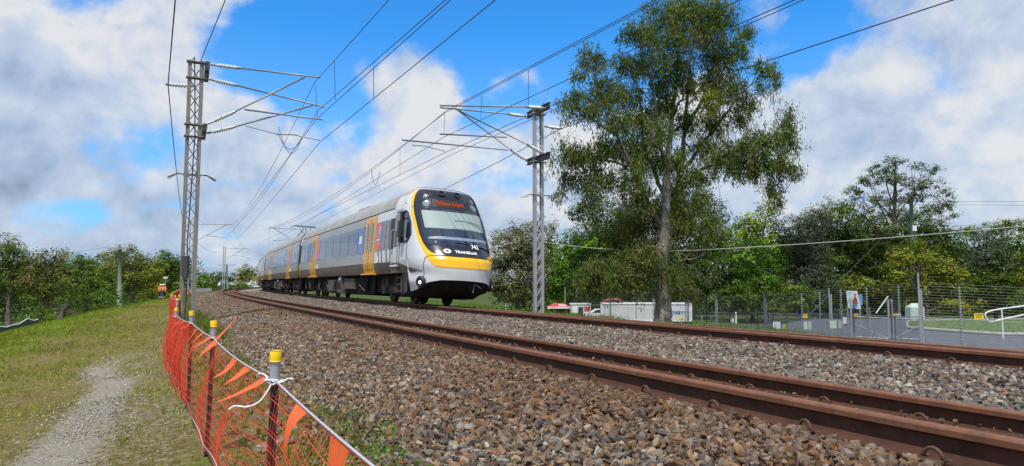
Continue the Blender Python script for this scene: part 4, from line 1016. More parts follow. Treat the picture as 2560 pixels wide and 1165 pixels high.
        # horns
        hn, _, _ = plan_disc(sg * .10, 3.64, .10, .02, 18, .0, [(.12, -.05), (.125, .04), (.10, .05), (.075, -.02), (.05, -.10), (.001, -.12)]); tp(hn, 'horn', 'black', train, True)
        s = B(); s.grid(side(3.25, 3.3, 1.6, 1.75, .004, sg)); tp(s, 'sticker', 'dirty', train)
        cb = B(); cb.box((2.35, sg * 1.22, 3.36), (.16, .14, .13)); tp(cb, 'side_camera', 'white', train)
        yb = B(); yb.grid(patch([3.64, 3.90], [.84, .90], [1.9, 1.5], .006, 10)) if sg > 0 else yb.grid(patch([3.64, 3.90], [-1.9, -1.5], [-.84, -.90], .006, 10)); zz = np.linspace(3.66, 3.92, 6); 0 and yb.grid(np.stack([np.stack([np.interp(zz, [3.66, 3.92], [2.0, 2.7]), sg * (wz(zz) + .006), zz], -1), np.stack([np.interp(zz, [3.66, 3.92], [3.2, 3.39]), sg * (wz(zz) + .006), zz], -1)], 1)); tp(yb, 'roof_marking', 'dyel', train)
    # windscreen, blind, wiper and display
    zw = [1.84, 1.90, 2.05, 2.95, 3.04, 3.08]; qw = np.array([.42, .47, .50, .51, .49, .45])
    wsn = ap('windscreen', 'glass', patch(zw, -qw, qw, .014, 30), train)
    zf = np.linspace(1.84, 3.08, 24); qf = np.interp(zf, zw, qw)
    fr = B(); lp = np.concatenate([surf(qf, zf, .016), surf(-qf[::-1], zf[::-1], .016)]); lp = np.concatenate([lp, lp[:1]]); fr.tube(lp, .022, 6); tp(fr, 'window_frame', 'black', wsn)
    ap('sun_blind', 'frost', patch([2.40, 2.42, 2.97, 3.0], [-.465, -.47, -.48, -.47], [.465, .47, .48, .47], .018, 26), wsn)
    ap('dashboard_edge', M['dash'], patch([2.04, 2.08, 2.13], [-.45, -.45, -.43], [.45, .45, .30], .018, 26), wsn)
    ap('destination_display', 'black', patch([3.14, 3.42], [-.27, -.27], [.27, .27], .010, 20), train)
    V, Fs = text_mesh('Brisbane Airport', .21, (.66, 1.12), .006); b = B(); b.add(on_front(V, .06, 3.28, .030), Fs); tp(b, 'lettering', 'led', train)
    V, Fs = text_mesh('742', .17, (1, 1), .006); b = B(); b.add(on_front(V, -.40, 1.84, .040), Fs); tp(b, 'lettering', 'white', train)
    V, Fs = text_mesh('TRANSLink', .13, (1.15, .85), .006); b = B(); b.add(on_front(V, -.06, 1.645, .030), Fs); tp(b, 'lettering', 'white', train)
    V, Fs = text_mesh('6', .09); b = B(); b.add(on_front(V, .80, 1.93, .040), Fs); tp(b, 'lettering', 'white', train)
    lg = B(); t = np.linspace(0, 2 * np.pi, 25)[:-1]; e = np.stack([.115 * np.cos(t), .07 * np.sin(t), 0 * t], 1); lg.add(on_front(np.concatenate([e, [[0, 0, 0]]]), .53, 1.66, .026), [np.array([[i, (i + 1) % 24, 24] for i in range(24)])]); tp(lg, 'logo_disc', 'white', train)
    lg = B(); e = np.array([(-.07, -.018, 0), (-.02, .012, 0), (0, .05, 0), (.02, .012, 0), (.07, -.018, 0), (.025, -.012, 0), (0, -.03, 0), (-.025, -.012, 0)]); lg.add(on_front(e, .53, 1.66, .034), [np.array([(0, 1, 7, 7)])[:, :3], np.array([(1, 2, 3), (1, 3, 5), (1, 5, 7), (3, 4, 5), (5, 6, 7)])]); tp(lg, 'logo_mark', 'mask', train)
    wp = B(); wp.tube(surf(np.linspace(-.48, -.30, 8), np.linspace(1.76, 1.84, 8), .03), .014, 5); wp.tube(surf(np.linspace(-.30, .05, 8), np.linspace(1.84, 1.95, 8), .03), .012, 5); tp(wp, 'wiper', 'black', train)
    # dark underside of the nose with coupler
    b = B(); qs = np.linspace(-1, 1, 41); rows = []
    for z, inn in ((.86, .05), (.66, .10), (.42, .30), (.26, .62), (.22, 1.2)):
        p = surf(qs, np.full(41, z)); p[:, 0] += inn; p[:, 1] *= (1 - .10 * inn); rows.append(p)
    b.grid(np.array(rows)); b.box((2.4, 0, .52), (1.6, 2.0, .55)); b.box((1.3, 0, .80), (1.2, 1.5, .2))
    tp(b, 'nose_underside', 'under', train, True)
    cp = B(); cp.beam((.75, -.25, .62), (.15, -.25, .62), .12, .16); cp.tube([(.14, -.40, .72), (.18, -.62, .60)], .014, 5, 1); cp.tube([(.15, -.38, .70), (.16, -.36, .45)], .014, 5, 1); tp(cp, 'coupler', ['under', 'tube'], train)
cab()
# ---------------------------------------------------------------- trees and plants
def leaf_cloud(b, cen, crad, n_per, L, Wd, pal, droop=.5, flat=.8, ccol=None, out=None):
    n = len(cen) * n_per; i = np.repeat(np.arange(len(cen)), n_per)
    p = cen[i] + rng.normal(size=(n, 3)) * (np.asarray(crad).reshape(-1, 1)[i] if np.ndim(crad) else crad) * (.62, .62, .62 * flat)
    d = rng.normal(size=(n, 3)); d[:, 2] -= droop * 1.6; d /= np.linalg.norm(d, axis=1)[:, None]
    if out is None: e = np.cross(d, rng.normal(size=(n, 3)))
    else:                                      # leaves of a spray share a facing: outward and up
        nm = out[i] * .75 + np.array((0, 0, .75)) + rng.normal(0, .42, (n, 3)); e = np.cross(nm, d); d = np.cross(e, nm); d /= np.linalg.norm(d, axis=1)[:, None] + 1e-9
    e /= np.linalg.norm(e, axis=1)[:, None] + 1e-9
    l = L * rng.uniform(.65, 1.35, (n, 1)); w = Wd * rng.uniform(.7, 1.3, (n, 1))
    V = np.stack([p, p + d * l * .45 + e * w * .5, p + d * l, p + d * l * .45 - e * w * .5], 1)
    pal = np.asarray(pal); cc = pal[rng.integers(0, len(pal), len(cen))] if ccol is None else ccol
    c = cc[i] * rng.uniform(.7, 1.35, (n, 1)) * (1 + rng.normal(0, .06, (n, 3)))
    b.add(V.reshape(-1, 3), np.arange(4 * n).reshape(n, 4), 0, np.repeat(np.clip(c, .003, .6), 4, 0))
def limb(b, p0, p1, r0, r1, bend=.12, n=9, m=0, sag=0.0):
    p0 = np.asarray(p0, float); p1 = np.asarray(p1, float); t = np.linspace(0, 1, n); L = np.linalg.norm(p1 - p0)
    p = p0 + (p1 - p0) * t[:, None] + np.outer(np.sin(t * np.pi), rng.normal(0, bend * .45, 3)) * L + np.outer(np.sin(t * 2 * np.pi), rng.normal(0, bend * .25, 3)) * L
    p[:, 2] += sag * L * np.sin(t * np.pi); b.tube(p, r0 + (r1 - r0) * t ** .8, 7, m); return p
PALS = {
 'gum': [(.095, .15, .030), (.07, .115, .028), (.125, .185, .036), (.15, .17, .036), (.045, .078, .022), (.11, .155, .042), (.15, .135, .04)],
 'gumlow_sunlit': [(.115, .145, .035), (.085, .115, .034), (.16, .17, .045), (.10, .125, .032), (.175, .145, .045), (.055, .08, .026)],  # lower gum leaves: sunlight put into a yellower, warmer palette
 'olive': [(.155, .155, .055), (.19, .18, .075), (.11, .12, .045), (.085, .095, .04), (.22, .21, .10)],
 'bright': [(.10, .20, .018), (.075, .15, .018), (.13, .235, .02), (.05, .10, .016)],
 'yelgreen': [(.18, .255, .012), (.13, .20, .014), (.09, .15, .012), (.21, .26, .018)],
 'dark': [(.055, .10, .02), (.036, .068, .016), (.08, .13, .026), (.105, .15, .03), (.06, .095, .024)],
 'mid': [(.10, .175, .026), (.07, .125, .022), (.14, .20, .034), (.13, .17, .03), (.05, .09, .018)],
 'grey': [(.08, .105, .062), (.06, .08, .048), (.10, .125, .08), (.045, .065, .035)],
 'autumn': [(.19, .21, .024), (.22, .225, .026), (.14, .18, .024), (.10, .15, .022), (.23, .20, .032)],
 'red': [(.17, .135, .04), (.13, .15, .034), (.10, .135, .03), (.16, .16, .04), (.07, .10, .024)],
}
def px_lobe(px, py, rx, ry, D, k=.9):
    c = ray(px, py, D); s = D / F; return c, np.array((rx * s, (rx + ry) * .5 * s * k, ry * s))
def tree(name, label, cat, D, base_px, lobes, pal, L=.34, Wd=.15, dens=2.8, clus=.7, droop=.45, trunk_r=.22, bark='bark_dark', n_limb=14, group=None, base_D=None, jit=.45, leader=None, twig=True):
    bx = ray(base_px, 780, base_D or D); base = np.array((bx[0], bx[1], float(gz(bx[0], bx[1])[0]) - .1))
    t = empty(name, label, cat, base, group)
    fo = B(); tw = B(); cents = []; s = D / F
    top = None
    for lb in lobes:
        px, py, rx, ry = lb[:4]; pl = PALS[lb[4]] if len(lb) > 4 else PALS[pal]
        c, r = px_lobe(px, py, rx, ry, D); c = c * 1.0
        dy = rng.uniform(-jit, jit) * (rx + ry) * s; c = c * ((D + dy) / D)
        area = math.pi * r[0] * r[2]; nl = 1.35 * dens * area / (L * Wd * .5); n_per = 26 if L < .3 else 22; nc = max(3, int(nl / n_per))
        q = rng.normal(size=(nc, 3)); q /= np.linalg.norm(q, axis=1)[:, None]; q *= rng.uniform(.1, 1, (nc, 1)) ** .42; q = c + q * r
        q += rng.normal(size=q.shape) * clus * .25
        cl = np.asarray(pl)[rng.integers(0, len(pl), nc)] * (1 + .25 * rng.normal(size=(nc, 1))).clip(.5, 1.6)
        ou = (q - c) / r; ou /= np.linalg.norm(ou, axis=1)[:, None] + 1e-9; leaf_cloud(fo, q, clus * rng.uniform(.5, 1.1, nc), n_per, L, Wd, pl, droop * .6, .6, ccol=cl, out=ou)
        cents.append((c, r, q))
    allc = np.array([c for c, _, _ in cents]); hi = allc[np.argmax(allc[:, 2])]
    tb = B(); lead = leader if leader is not None else [base, base * .55 + np.array((*(base[:2] * .3 + hi[:2] * .7), hi[2])) * .45, hi - (0, 0, cents[np.argmax(allc[:, 2])][1][2] * .2)]
    lead = [np.asarray(x, float) for x in lead]
    tt = np.linspace(0, 1, 22); seg = np.linspace(0, 1, len(lead)); path = np.stack([np.interp(tt, seg, [p[k] for p in lead]) for k in range(3)], 1)
    path[1:-1] += np.cumsum(rng.normal(0, .035 * trunk_r / .3, (20, 3)), 0) * (1, 1, .3)
    rad = trunk_r * (1 - tt) ** .75 + .03; rad[:3] *= (1.45, 1.18, 1.05); tb.tube(path, rad, 10)
    tk = tb.build('trunk', bark, t, True)
    for k in range(n_limb):
        c, r, q = cents[k % len(cents)]; tgt = q[rng.integers(len(q))] if k >= len(cents) else c
        hgt = tgt[2] - base[2]; i = int(np.clip(np.searchsorted(path[:, 2], base[2] + hgt * rng.uniform(.45, .8)), 3, 19))
        lm = B(); r0 = rad[i] * rng.uniform(.4, .65); p = limb(lm, path[i], tgt, r0, .018, .16, 10, 0, .05)
        for j in range(3):
            e = q[rng.integers(len(q))]; a = p[rng.integers(4, 9)]
            if np.linalg.norm(e - a) < 5 * (r.max() + .5): limb(lm, a, e, r0 * .35, .010, .18, 6)
        lm.build('limb', bark, t, True)
    fo.build('crown', 'leaf', t, colors=True)
    return t
# the big gum beyond the tracks
GL = [(1680, 40, 62, 46), (1735, 30, 60, 40), (1795, 40, 52, 34), (1585, 82, 34, 24), (1625, 90, 30, 22), (1690, 95, 40, 34), (1760, 95, 50, 34), (1865, 85, 24, 22), (1850, 125, 24, 20), (1478, 150, 32, 32), (1445, 190, 16, 16), (1560, 160, 36, 24),
      (1605, 165, 26, 30), (1650, 150, 28, 30), (1700, 170, 26, 40, 'gum'), (1800, 150, 44, 40), (1780, 205, 36, 30, 'autumn'), (1775, 255, 28, 32, 'autumn'), (1830, 225, 34, 36), (1910, 170, 26, 20), (1938, 195, 16, 22), (1905, 215, 14, 16), (1435, 252, 32, 20), (1480, 270, 24, 24),
      (1510, 230, 40, 28), (1560, 240, 40, 34), (1600, 300, 34, 32), (1545, 305, 36, 26), (1655, 270, 30, 36), (1720, 300, 28, 32), (1790, 320, 34, 26), (1850, 290, 26, 30), (1878, 258, 22, 20), (1972, 300, 14, 22), (1965, 350, 24, 26), (1925, 355, 28, 22), (1880, 360, 34, 26), (1830, 375, 34, 24),
      (1960, 415, 34, 20), (1990, 430, 16, 10), (1910, 415, 42, 24), (1855, 425, 44, 24), (1800, 410, 34, 22), (1420, 385, 26, 26), (1460, 395, 30, 24), (1510, 375, 34, 26), (1560, 370, 40, 28), (1610, 380, 38, 28), (1655, 410, 30, 26), (1415, 450, 18, 22), (1450, 455, 24, 20), (1500, 440, 34, 24), (1398, 490, 12, 14),
      (1570, 460, 50, 26), (1930, 470, 22, 22), (1945, 500, 12, 16), (1740, 440, 40, 24), (1690, 470, 30, 30), (1700, 545, 34, 40), (1660, 555, 34, 44), (1590, 560, 46, 46), (1550, 600, 40, 34), (1610, 640, 40, 40), (1495, 690, 44, 36), (1470, 712, 24, 14), (1560, 680, 40, 40), (1695, 690, 18, 18), (1725, 735, 16, 14), (1770, 575, 30, 20), (1600, 500, 40, 30), (1680, 520, 36, 30), (1740, 500, 34, 28), (1480, 490, 30, 26), (1640, 330, 34, 30), (1590, 420, 36, 26), (1760, 370, 34, 26), (1690, 400, 30, 30), (1720, 220, 30, 30), (1660, 210, 30, 30)]
def big_gum():
    D = 45.0; R_ = lambda px, py, o=0.0: ray(px, py, D + o)
    b0 = R_(1657, 800); base = np.array((b0[0], b0[1], float(gz(b0[0], b0[1])[0]) - .1))
    t = empty('gum_tree', 'tall spreading gum tree with pale peeling trunk behind the track', 'tree', base)
    tr = B(); zz = [base, R_(1657, 780), R_(1656, 730), R_(1650, 680), R_(1655, 620), R_(1660, 560), R_(1664, 480), R_(1668, 400), R_(1676, 300), R_(1690, 200), R_(1697, 120), R_(1700, 60)]
    rd = np.array([.66, .57, .52, .49, .42, .35, .27, .22, .17, .12, .08, .03]); tt = np.linspace(0, 11, 60); path = np.stack([np.interp(tt, range(12), [p[k] for p in zz]) for k in range(3)], 1)
    path[3:] += np.cumsum(rng.normal(0, .022, (57, 3)), 0) * (1, 1, .2); rp = np.interp(tt, range(12), rd); tr.tube(path, rp * (1 + .05 * rng.normal(size=60)), 14)
    tr.build('trunk', 'bark', t, True)
    paths = []
    def L_(pts, r0, r1=.03):
        q = [R_(*p) for p in pts]; k = np.linspace(0, len(q) - 1, 26); pp = np.stack([np.interp(k, range(len(q)), [p[j] for p in q]) for j in range(3)], 1); pp[2:] += np.cumsum(rng.normal(0, .05, (24, 3)), 0) * .8; cand = np.concatenate([path] + paths); nb = cand[np.argmin(((cand - pp[0]) ** 2).sum(1))]; pp += (nb - pp[0]) * np.linspace(1, 0, 26)[:, None] ** 2
        lm = B(); lm.tube(pp, np.linspace(r0, r1, 26), 8); return lm, pp
    LIM = [([(1662, 640), (1690, 570, .3), (1702, 470, .6), (1712, 340, .8), (1726, 200, .7), (1745, 60, .3)], .30), ([(1660, 580), (1610, 500, -.8), (1575, 420, -1.6), (1545, 340, -2), (1515, 270, -2.5), (1480, 160, -2.5)], .20), ([(1664, 500), (1625, 420, 1), (1600, 340, 1.6), (1590, 240, 2), (1565, 150, 2)], .17),
           ([(1702, 480, .6), (1760, 420, 0), (1830, 400, -1), (1900, 410, -2), (1975, 430, -3)], .14), ([(1705, 430, .6), (1745, 370, 1.5), (1800, 300, 2.2), (1850, 230, 3), (1920, 170, 3)], .14), ([(1668, 420), (1640, 330, -1), (1628, 220, -1.5), (1600, 100, -1.6)], .15), ([(1712, 340, .8), (1760, 250, .8), (1800, 150, .5), (1850, 90, .2)], .15),
           ([(1575, 420, -1.6), (1510, 400, -2), (1450, 390, -2), (1410, 440, -2)], .10), ([(1545, 340, -2), (1490, 300, -2.3), (1430, 250, -2.3)], .09), ([(1690, 560, .3), (1760, 530, -1), (1800, 560, -2)], .09), ([(1656, 700), (1700, 650, -1.2), (1750, 640, -2)], .07), ([(1652, 745), (1630, 700, -1), (1590, 690, -2), (1510, 700, -2.6)], .12), ([(1652, 760), (1635, 735, -.8), (1590, 735, -1.4), (1545, 738, -1.8)], .08), ([(1657, 735), (1690, 715, -.5), (1715, 730, -.8)], .05),
           ([(1653, 620), (1600, 590, 1.4), (1550, 600, 2)], .10), ([(1900, 400, -1.8), (1940, 350, -2), (1970, 300, -2)], .06), ([(1676, 300), (1700, 240, -1.4), (1720, 100, -1.6)], .11), ([(1650, 690), (1610, 660, -1), (1570, 665, -2)], .09), ([(1725, 660, -1), (1760, 690, -1), (1775, 720, -1)], .03)]
    for pts, r in LIM:
        lm, pp = L_(pts, r); paths.append(pp)
        for k in range(5):
            a = pp[rng.integers(8, 24)]; limb(lm, a, a + rng.normal(0, 1.0, 3) + (0, 0, .5), r * .35, .012, .2, 7)
        lm.build('limb', 'bark_grey' if pts[0][1] < 620 else 'bark', t, True)
    fo = B(); s = D / F; allp = np.concatenate(paths)
    for lb in GL:
        px, py, rx, ry = lb[:4]; pl = np.asarray(PALS[lb[4]] if len(lb) > 4 else PALS['gum' if py < 500 else 'gumlow_sunlit']); c = R_(px, py); i = np.argmin(((allp - c)[:, ::2] ** 2).sum(1)); c = ray(px, py, (allp[i][1] + rng.normal(0, .6)))
        r = np.array((rx, (rx + ry) * .42, ry)) * s * 1.08; nc = max(6, int(.085 * rx * ry)); q = rng.normal(size=(nc, 3)); q /= np.linalg.norm(q, axis=1)[:, None]; q = c + q * rng.uniform(.05, 1, (nc, 1)) ** .6 * r * 1.25
        cl = pl[rng.integers(0, len(pl), nc)] * (1 + .25 * rng.normal(size=(nc, 1))).clip(.5, 1.6)
        leaf_cloud(fo, q, .22 * rng.uniform(.6, 1.4, nc), 18, .26, .062, pl, 1.1, 1.7, ccol=cl)
        tb = B(); k0 = allp[i]; limb(tb, k0, c, .03, .012, .15, 6)
        for k in range(3): limb(tb, c, q[rng.integers(nc)], .014, .006, .2, 5)
        fo_tw.append(tb)
    for pp in paths[:16]:        # foliage all along the limbs
        for k in range(12):
            a = pp[rng.integers(9, 26)]; c = a + rng.normal(0, 1, 3) * (.8, .9, .7) + (0, 0, .2); nc = 9
            cx, cy = 1280 + F * c[0] / c[1], 708 - F * c[2] / c[1]
            if min(((cx - g[0]) / (g[2] + 22)) ** 2 + ((cy - g[1]) / (g[3] + 22)) ** 2 for g in GL) > 1: continue
            if 1: pass; q = c + rng.normal(0, .42, (nc, 3)); pl = np.asarray(PALS['gum'])
            leaf_cloud(fo, q, .2, 12, .27, .06, pl, 1.5, 2.2); tb = B(); limb(tb, a, c, .022, .008, .15, 6); fo_tw.append(tb)
    tw = B()
    for x in fo_tw:
        for f, m in x.f: tw.f.append((f + tw.n, m))
        tw.v += x.v; tw.c += x.c; tw.n += x.n
    for f, m in tw.f: fo.f.append((f + fo.n, 1))
    fo.v += tw.v; fo.c += tw.c; fo.n += tw.n
    fo.build('crown', ['leaf', 'bark_grey'], t, colors=True)
fo_tw = []
big_gum()
TR = 'trees on the far side of the railway'; TL = 'trees beyond the grass bank'
tree('tree', 'pale olive tree with creamy leaves just behind the train front', 'tree', 62, 1292, [(1262, 625, 48, 56), (1318, 606, 46, 56), (1290, 690, 70, 56), (1238, 690, 36, 56), (1342, 690, 40, 56), (1300, 640, 50, 50), (1280, 745, 60, 26), (1330, 745, 30, 26)], 'olive', .24, .11, 2.0, .55, group=TR, bark='bark_grey')
tree('tree', 'thin pale tree showing sky through its top behind the olive tree', 'tree', 92, 1335, [(1300, 575, 44, 28), (1345, 562, 30, 24), (1372, 600, 26, 40), (1385, 560, 14, 22), (1250, 590, 26, 24), (1350, 640, 34, 50)], 'olive', .3, .12, 1.1, .6, group=TR, bark='bark_grey')
tree('tree', 'bright green tree between the grey mast and the gum tree', 'tree', 92, 1420, [(1405, 640, 40, 44), (1440, 600, 40, 36), (1400, 700, 36, 50), (1445, 670, 36, 46), (1480, 610, 40, 30), (1510, 590, 34, 22), (1385, 740, 26, 30)], 'bright', .36, .17, 1.9, .7, group=TR)
tree('tree', 'dark broad tree filling the space left of the gum trunk', 'tree', 94, 1545, [(1470, 540, 40, 30), (1520, 530, 60, 40), (1575, 540, 60, 50), (1490, 590, 60, 40), (1560, 620, 80, 50), (1480, 660, 60, 50), (1590, 690, 90, 50), (1470, 720, 60, 40), (1560, 740, 80, 24), (1440, 520, 22, 22)], 'dark', .38, .17, 2.0, .8, group=TR, trunk_r=.35)
tree('tree', 'dense dark tree right behind the gum trunk', 'tree', 96, 1730, [(1700, 540, 60, 56), (1760, 525, 56, 46), (1650, 530, 50, 50), (1720, 620, 80, 66), (1790, 590, 50, 60), (1690, 700, 80, 50), (1780, 690, 70, 60), (1640, 640, 50, 60)], 'dark', .38, .17, 2.0, .8, group=TR, trunk_r=.35)
tree('tree', 'bushy tree with vivid yellow green top', 'tree', 92, 1880, [(1885, 560, 60, 34, 'yelgreen'), (1922, 526, 34, 22, 'yelgreen'), (1845, 590, 40, 36, 'yelgreen'), (1910, 590, 50, 36, 'yelgreen'), (1870, 640, 70, 50), (1930, 640, 44, 50), (1850, 700, 60, 40)], 'bright', .34, .2, 2.0, .75, group=TR)
tree('tree', 'grey green tree beside the vivid yellow green one', 'tree', 93, 2010, [(1985, 575, 52, 40), (2040, 556, 46, 36), (1970, 630, 50, 46), (2030, 630, 54, 50), (1990, 700, 60, 50), (2050, 700, 44, 50)], 'grey', .42, .12, 2.1, .75, .8, group=TR)
tree('tree', 'low leafy shrub with a patch of sunlit-coloured leaves by the road fence', 'shrub', 88, 1925, [(1915, 695, 44, 36, 'bright'), (1880, 730, 50, 36), (1945, 735, 50, 36, 'mid'), (1990, 740, 50, 34), (1840, 740, 50, 30), (1920, 765, 60, 22), (1800, 750, 40, 30, 'dark'), (2040, 750, 40, 30, 'dark')], 'mid', .34, .18, 2.0, .6, group=TR)  # one lobe takes a brighter leaf colour as its sunlit patch
tree('tree', 'tallest spreading tree with open branching crown behind the road', 'tree', 112, 2235, [(2240, 400, 32, 14), (2200, 425, 42, 18), (2168, 450, 32, 18), (2290, 412, 20, 11), (2240, 446, 48, 20), (2332, 424, 24, 13), (2312, 460, 44, 20), (2362, 492, 24, 26), (2142, 480, 36, 18), (2280, 490, 48, 22), (2200, 498, 40, 22), (2340, 520, 40, 18), (2380, 538, 14, 9), (2118, 515, 36, 24), (2250, 540, 50, 24), (2170, 540, 44, 26)], 'dark', .34, .17, 1.55, .6, .3, trunk_r=.5, n_limb=30, group=TR)
tree('tree', 'wide dark tree below the spreading crown', 'tree', 104, 2130, [(2085, 530, 44, 34, 'mid'), (2110, 575, 64, 50), (2170, 590, 70, 50), (2060, 600, 50, 50), (2240, 590, 60, 44), (2120, 650, 80, 50), (2200, 660, 70, 50), (2090, 720, 60, 40), (2310, 560, 50, 40), (2370, 600, 50, 44), (2040, 540, 30, 24, 'olive')], 'dark', .38, .18, 2.1, .8, group=TR, trunk_r=.35)
tree('tree', 'golden green leafy tree hiding the foot of the power pole', 'tree', 86, 2320, [(2270, 640, 46, 34), (2320, 655, 50, 44), (2235, 690, 36, 40), (2290, 710, 60, 46), (2360, 690, 50, 46), (2405, 710, 40, 44), (2330, 745, 70, 34), (2400, 755, 46, 30), (2240, 745, 40, 26), (2290, 612, 24, 14, 'yelgreen')], 'autumn', .32, .21, 2.0, .6, group=TR)
tree('tree', 'small golden shrub above the white poster board', 'shrub', 85, 2145, [(2130, 700, 26, 22), (2160, 712, 34, 18), (2140, 730, 36, 16), (2185, 715, 16, 16)], 'autumn', .30, .2, 2.0, .5, group=TR)
tree('tree', 'olive tree at the right edge beneath the pale cable', 'tree', 88, 2490, [(2470, 640, 60, 40, 'grey'), (2530, 625, 50, 40), (2480, 690, 60, 50), (2550, 690, 50, 50, 'autumn'), (2450, 740, 50, 36), (2530, 750, 60, 30), (2580, 640, 50, 70), (2470, 600, 40, 20, 'grey')], 'mid', .36, .17, 2.1, .75, group=TR)
tree('tree', 'far tree line top peeping above the olive tree', 'tree', 130, 2500, [(2420, 585, 34, 20), (2470, 572, 40, 18), (2510, 564, 40, 18), (2556, 566, 36, 18), (2600, 575, 30, 24)], 'mid', .45, .22, 2.0, .8, group=TR)
# the close mass of leaves behind them all
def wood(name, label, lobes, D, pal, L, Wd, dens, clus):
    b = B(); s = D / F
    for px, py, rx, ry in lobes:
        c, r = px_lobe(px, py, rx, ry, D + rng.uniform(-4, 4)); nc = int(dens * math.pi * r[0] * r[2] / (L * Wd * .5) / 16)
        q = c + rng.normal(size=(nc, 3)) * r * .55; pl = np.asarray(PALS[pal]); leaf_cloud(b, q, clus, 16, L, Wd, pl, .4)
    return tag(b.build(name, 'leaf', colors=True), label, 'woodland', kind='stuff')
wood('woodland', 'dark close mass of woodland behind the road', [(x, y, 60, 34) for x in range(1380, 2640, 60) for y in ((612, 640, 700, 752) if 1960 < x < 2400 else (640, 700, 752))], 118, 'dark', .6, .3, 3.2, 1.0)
wood('woodland', 'close mass of sunlit leaves behind the bank trees', [(x, y, 44, 24) for x in range(-60, 480, 44) for y in (672 if 1 else 0, 705, 735)], 108, 'mid', .42, .2, 2.2, .8)
# trees on the left bank
tree('tree', 'tall thin gum at the left edge with sky behind its top', 'tree', 46, 22, [(22, 602, 24, 20), (40, 618, 22, 22), (10, 630, 22, 24), (30, 650, 36, 30), (56, 650, 14, 30), (10, 690, 34, 40), (45, 700, 30, 44), (-25, 650, 30, 60), (-20, 720, 40, 50)], 'gum', .2, .07, 1.7, .42, .8, group=TL, bark='bark_grey', trunk_r=.16)
tree('tree', 'reddish brown tinged tree with pale forked trunks', 'tree', 44, 108, [(100, 648, 30, 18), (140, 640, 34, 18), (120, 675, 50, 30), (165, 668, 28, 30), (80, 690, 34, 40), (150, 710, 46, 36), (95, 730, 40, 26)], 'red', .2, .09, 1.7, .42, group=TL, bark='bark_grey', trunk_r=.18, n_limb=20)
tree('tree', 'mid green dense tree right of the forked trunks', 'tree', 62, 215, [(205, 655, 34, 22), (190, 690, 40, 36), (240, 680, 40, 40), (215, 730, 56, 40), (262, 715, 36, 40), (180, 745, 40, 30), (265, 745, 34, 26)], 'mid', .22, .1, 2.0, .45, group=TL)
tree('tree', 'yellow green tree behind the pale green pole', 'tree', 88, 330, [(275, 640, 36, 22), (320, 630, 36, 20), (345, 655, 34, 26), (290, 680, 44, 34), (345, 695, 46, 36), (385, 680, 34, 38), (310, 725, 46, 24), (380, 725, 36, 20)], 'autumn', .27, .13, 1.9, .55, group=TL, bark='bark_grey')
tree('tree', 'dark green pointed tree beside the two workers', 'tree', 100, 425, [(412, 640, 20, 18), (430, 660, 30, 26), (405, 670, 26, 28), (440, 690, 28, 30), (415, 705, 36, 24)], 'mid', .32, .16, 2.1, .6, group=TL)
tree('tree', 'bright bushes behind the legs of the tall mast', 'shrub', 104, 480, [(440, 730, 24, 14), (470, 712, 28, 24), (505, 705, 28, 22), (490, 726, 40, 14), (530, 715, 20, 14)], 'bright', .3, .16, 2.1, .5, group=TL)
tree('tree', 'far dark rounded trees under the distant masts', 'tree', 160, 545, [(545, 690, 34, 12), (520, 698, 30, 14), (570, 697, 20, 12)], 'dark', .5, .25, 2.2, .8, group=TL)
tree('tree', 'leafy trees just past the rear of the train', 'tree', 145, 605, [(603, 690, 16, 26), (620, 680, 14, 30), (606, 712, 26, 10), (640, 690, 16, 26)], 'autumn', .42, .2, 2.0, .7, group=TL)
tree('tree', 'low green scrub along the far bend of the line', 'shrub', 140, 560, [(550, 713, 26, 7), (585, 714, 26, 6), (610, 716, 22, 5)], 'bright', .35, .18, 2.2, .5, group=TL)
wood('undergrowth', 'dark undergrowth beneath the trees beyond the bank', [(x, y, 40, 26) for x in range(-60, 300, 44) for y in (752, 784)], 49, 'dark', .24, .11, 1.1, .5)
wood('undergrowth', 'low tangled scrub behind the path end', [(x, 738, 34, 16) for x in range(290, 460, 36)], 96, 'mid', .3, .14, 1.3, .5)
tree('plant', 'vivid lime green weed standing alone at the edge of the bank', 'plant', 31, 103, [(100, 775, 10, 16), (108, 792, 14, 12), (96, 795, 10, 10)], 'yelgreen', .12, .05, 1.8, .16, .2, trunk_r=.012, n_limb=3, bark='bark_dark')
tree('shrub', 'low green creeper beside the lime green weed', 'shrub', 33, 85, [(85, 790, 22, 14), (120, 790, 14, 12), (70, 800, 12, 8)], 'bright', .13, .07, 1.8, .2, .2, trunk_r=.015, n_limb=3)
def stump():
    c = ray(150, 800, 34); c[2] = gz(c[0], c[1])[0]; t = empty('dead_palm', 'brown dead palm stump with dry fallen fronds by the bank edge', 'plant', c)
    b = B(); b.tube([c, c + (.15, 0, .35), c + (.35, .1, .75)], [.16, .13, .10], 8); b.build('trunk', 'bark_grey', t, True)
    b = B()
    for k in range(26):
        d = unit((rng.normal(0, .8), rng.normal(0, .6), rng.uniform(-.1, 1))); p = c + (.2, 0, .4); q = p + d * rng.uniform(.3, .7); q2 = q + d * .3 - (0, 0, .35); b.tube([p, p * .5 + q * .5, q2 * .7 + q * .3], [.022, .018, .005], 4)
    b.build('fronds', 'ubox', t)
stump()
